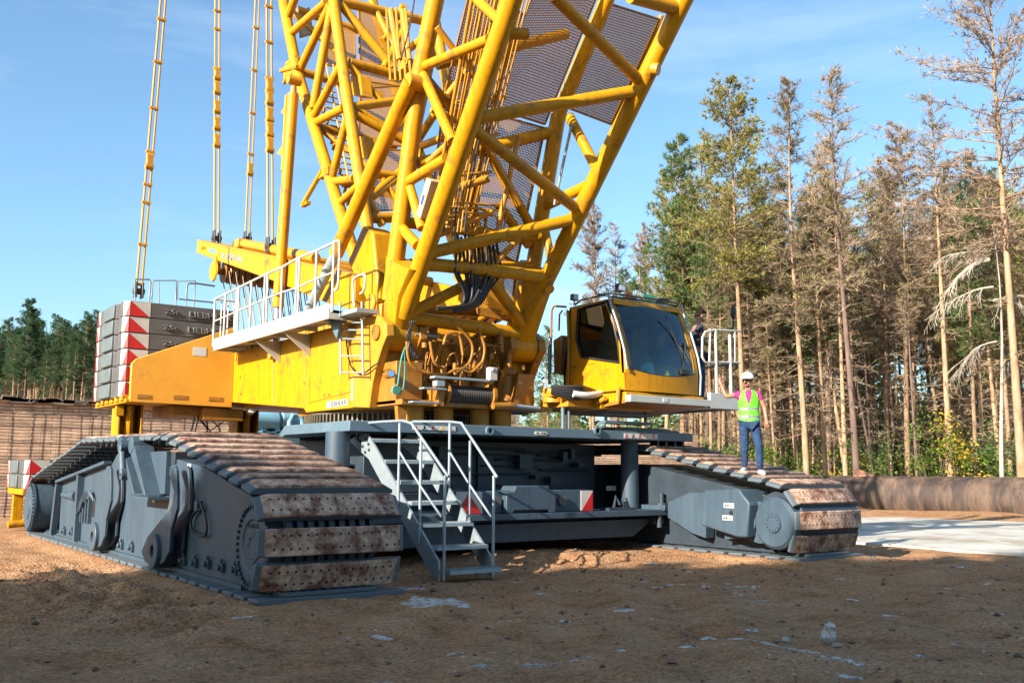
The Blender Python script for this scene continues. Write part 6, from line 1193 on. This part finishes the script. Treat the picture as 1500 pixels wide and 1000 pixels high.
def person(loc, rz, sc, label, arms, feet, shirt, legs_m, head_dir, vest=False, helmet=False, crouch=0):
    e = thing('person', loc, label, 'person')
    (re, rh), (le, lh) = arms; (rf, lf_) = feet
    hx, hy = head_dir
    vs = [(0, 0, .95), (0, .01, 1.15), (0, .01, 1.33), (0, .015, 1.47), (hx*.2, hy*.2, 1.56), (hx*.5, hy*.5, 1.64), (hx*.35, hy*.35+.02, 1.73),
          (-.17, .01, 1.42), re, rh, (.17, .01, 1.42), le, lh,
          (-.09, 0, .88), (rf[0]*.95, rf[1]-.03, .5+rf[2]*.5), (rf[0], rf[1], .09+rf[2]), (.09, 0, .88), (lf_[0]*.95, lf_[1]-.03, .5+lf_[2]*.5), (lf_[0], lf_[1], .09+lf_[2])]
    ed = [(0,1),(1,2),(2,3),(3,4),(4,5),(5,6),(2,7),(7,8),(8,9),(2,10),(10,11),(11,12),(0,13),(13,14),(14,15),(0,16),(16,17),(17,18)]
    rad = [(.14,.1),(.13,.095),(.15,.105),.058,.062,(.083,.092),(.066,.07),.055,.04,.03,.055,.04,.03,.085,.055,.04,.085,.055,.04]
    def ex(b):
        for el, ha in ((re, rh), (le, lh)):   # palm, four fingers and a thumb on each hand
            d = (V(ha)-V(el)).normalized(); s = d.cross(V((0, 1, 0))).normalized(); n = s.cross(d)
            p = V(ha)+d*.05; b.path([V(ha)-d*.02, V(ha)+d*.03, p+d*.04], [.03, .036, .03], 8)
            for k in range(4):
                o = p+d*.035+s*(.028-.019*k); L = (.062, .072, .068, .052)[k]; b.path([o, o+d*L*.5+n*.006, o+d*L*.8+n*.028, o+d*L*.75+n*.05], [.0095, .009, .008, .006], 6)
            o = V(ha)+d*.02+s*.034; b.path([o, o+s*.022+d*.025, o+s*.02+d*.055+n*.012], [.012, .010, .007], 6)
        h = V((hx*.5, hy*.5, 1.64)); f = V((hx, hy, 0)); f = f.normalized() if f.length > .01 else V((0, -1, 0)); t = V((-f.y, f.x, 0))
        b.path([h+f*.085+V((0, 0, .02)), h+f*.105+V((0, 0, -.01)), h+f*.12+V((0, 0, -.03)), h+f*.09+V((0, 0, -.042))], [.010, .013, .016, .01], 6)
        for k in (-1, 1): b.ball(h+t*k*.085+V((0, 0, -.005)), .028, 8, (.5, .8, 1.1))
        b.ball(h+f*.05+V((0, 0, -.075)), .045, 8, (1, 1, .7))
    body = skin('body', vs, ed, rad, SKIN, e, loc, rz, sc, ex)
    def sub(idx, grow, name, m, cut=None):
        mp_ = {i: k for k, i in enumerate(idx)}; v2 = [vs[i] for i in idx]
        if cut:
            for i, (a, t) in cut.items(): v2[mp_[i]] = tuple(V(vs[a]).lerp(V(vs[i]), t))
        return skin(name, v2, [(mp_[a], mp_[c]) for a, c in ed if a in mp_ and c in mp_], [tuple(x+grow for x in (r if isinstance(r, tuple) else (r, r))) for r in (rad[i] for i in idx)], m, e, loc, rz, sc)
    sub([0, 1, 2, 7, 8, 10, 11], .016, 'shirt', shirt, {8: (7, .55), 11: (10, .55)})
    sub([0, 13, 14, 15, 16, 17, 18], .020, 'trousers', legs_m)
    R = Matrix.Rotation(rz, 3, 'Z'); T = lambda p: V(loc)+(R @ V(p))*sc
    for f_ in (rf, lf_):
        b = MB(); q = V((f_[0], f_[1], f_[2])); b.path([T(q+V((0, .07, .05))), T(q+V((0, 0, .06))), T(q+V((f_[0]*.3, -.09, .045))), T(q+V((f_[0]*.45, -.17, .03)))], [.038*sc, .048*sc, .046*sc, .025*sc], 10); b.build('shoe', SHOE, e, smooth=80)
    h = V((hx*.5, hy*.5, 1.64)); f = V((hx, hy, 0)); f = f.normalized() if f.length > .01 else V((0, -1, 0)); t = V((-f.y, f.x, 0))
    b = MB()
    for k in (-1, 1): b.ball(T(h+f*.088+t*k*.034+V((0, 0, .018))), .011*sc, 6)
    b.path([T(h+f*.095-t*.022+V((0, 0, -.06))), T(h+f*.1+V((0, 0, -.062))), T(h+f*.095+t*.022+V((0, 0, -.06)))], .005*sc, 5); b.build('eyes_and_mouth', HAIR, e, smooth=60)
    b = MB(); c0 = h+V((0, 0, .045))-f*.012
    n = 16; rows = 7; vv, ff = [], []
    for j in range(rows):
        a = pi*.5*j/(rows-1)
        for k in range(n):
            ph = 2*pi*k/n; d = (f*cos(ph)+t*sin(ph)); low = 0 if helmet else (-.055 if cos(ph) < .1 else .028); vv.append(T(c0+d*(.100 if not helmet else .128)*cos(a)*(1 if abs(sin(ph)) < .7 else .93)+V((0, 0, sin(a)*(.095 if not helmet else .125)+low*(1-j/(rows-1))))))
    for j in range(rows-1):
        for k in range(n): ff.append((j*n+k, j*n+(k+1) % n, (j+1)*n+(k+1) % n, (j+1)*n+k))
    b.add(vv, ff)
    if helmet:
        br = [T(c0+(f*cos(p_)+t*sin(p_))*.125+V((0, 0, .005))) for p_ in [(-.9+1.8*k/8) for k in range(9)]]; bo = [T(c0+(f*cos(p_)+t*sin(p_))*(.125+.06*cos(p_*1.6))+V((0, 0, -.012))) for p_ in [(-.9+1.8*k/8) for k in range(9)]]; b.add(br+bo, [(k, k+1, 10+k, 9+k) for k in range(8)])
        b.path([T(c0+f*.12+V((0, 0, .04))), T(c0+f*.07+V((0, 0, .115))), T(c0-f*.07+V((0, 0, .115)))], .012*sc, 6)
    b.build('helmet' if helmet else 'hair', HELM if helmet else HAIR, e, smooth=70)
    if vest:
        prof = [(.90, .178, .128), (1.0, .182, .132), (1.15, .178, .13), (1.28, .187, .134), (1.38, .182, .128), (1.44, .15, .10), (1.485, .10, .075)]
        b = MB(); n = 112; rows = 90; vv = []; zz = []
        for j in range(rows+1):
            z = .90+(.585)*j/rows; zz.append(z)
            for (z0, a0, b0), (z1, a1, b1) in zip(prof, prof[1:]):
                if z0 <= z <= z1+1e-6: q = (z-z0)/(z1-z0); A, B = a0+(a1-a0)*q, b0+(b1-b0)*q; break
            for k in range(n): ph = 2*pi*k/n; vv.append((A*sin(ph), .005-B*cos(ph), z))
        k0 = 0
        for j in range(rows):
            zc = (zz[j]+zz[j+1])/2
            for k in range(n):
                ph = 2*pi*(k+.5)/n; x = .18*sin(ph); front = cos(ph) > 0
                mi = 0
                if .985 < zc < 1.035 or 1.125 < zc < 1.175: mi = 1
                if front and zc > 1.2 and abs(x) < (zc-1.2)*.30: mi = 2
                if front and zc < .93 and abs(x) < .03: mi = 2
                if zc > 1.28 and abs(x) > .165: continue
                b.cm = mi; o = len(b.v); b.add([vv[j*n+k], vv[j*n+(k+1) % n], vv[(j+1)*n+(k+1) % n], vv[(j+1)*n+k]], [(0, 1, 2, 3)])
        b.v = [tuple(T(p)) for p in b.v]; o = b.build('vest', [VEST, REFL, MAG], e, smooth=0)
        import bmesh
        bm = bmesh.new(); bm.from_mesh(o.data); bmesh.ops.remove_doubles(bm, verts=bm.verts, dist=1e-4); bmesh.ops.recalc_face_normals(bm, faces=bm.faces); bm.to_mesh(o.data); bm.free(); o.data.polygons.foreach_set('use_smooth', [True]*len(o.data.polygons))
        b = MB(); b.path([T((0, -.132, z)) for z in (.92, 1.0, 1.1, 1.2)], .004*sc, 5); b.build('zip', REFL, e)
    return e
mx_, my_ = 13.12, 10.98
mz_ = at(1100, 696, 'x', mx_).z
person((mx_, my_, mz_+.0), radians(-50), .985, 'man in white helmet, lime vest, magenta shirt and jeans standing on the far track',
       (((-.385, -.02, 1.37), (-.47, .03, 1.60)), ((.265, -.0, 1.17), (.29, -.08, .95))), ((-.10, 0.02, .04), (.16, -.06, .0)), MAG, JEAN, (-.03, -.07), vest=True, helmet=True)
hp = at(1021, 463, 'y', 13.35)
person((hp.x, hp.y, fz1+.09), radians(60), (hp.z-fz1-.09)/1.64, 'dark haired man in a dark T-shirt looking down behind the cab windscreen', (((-.27, -.02, 1.16), (-.25, -.22, 1.02)), ((.27, -.02, 1.16), (.25, -.22, 1.02))), ((-.1, 0, 0), (.1, 0, 0)), TSH, JEAN, (.0, -.12))
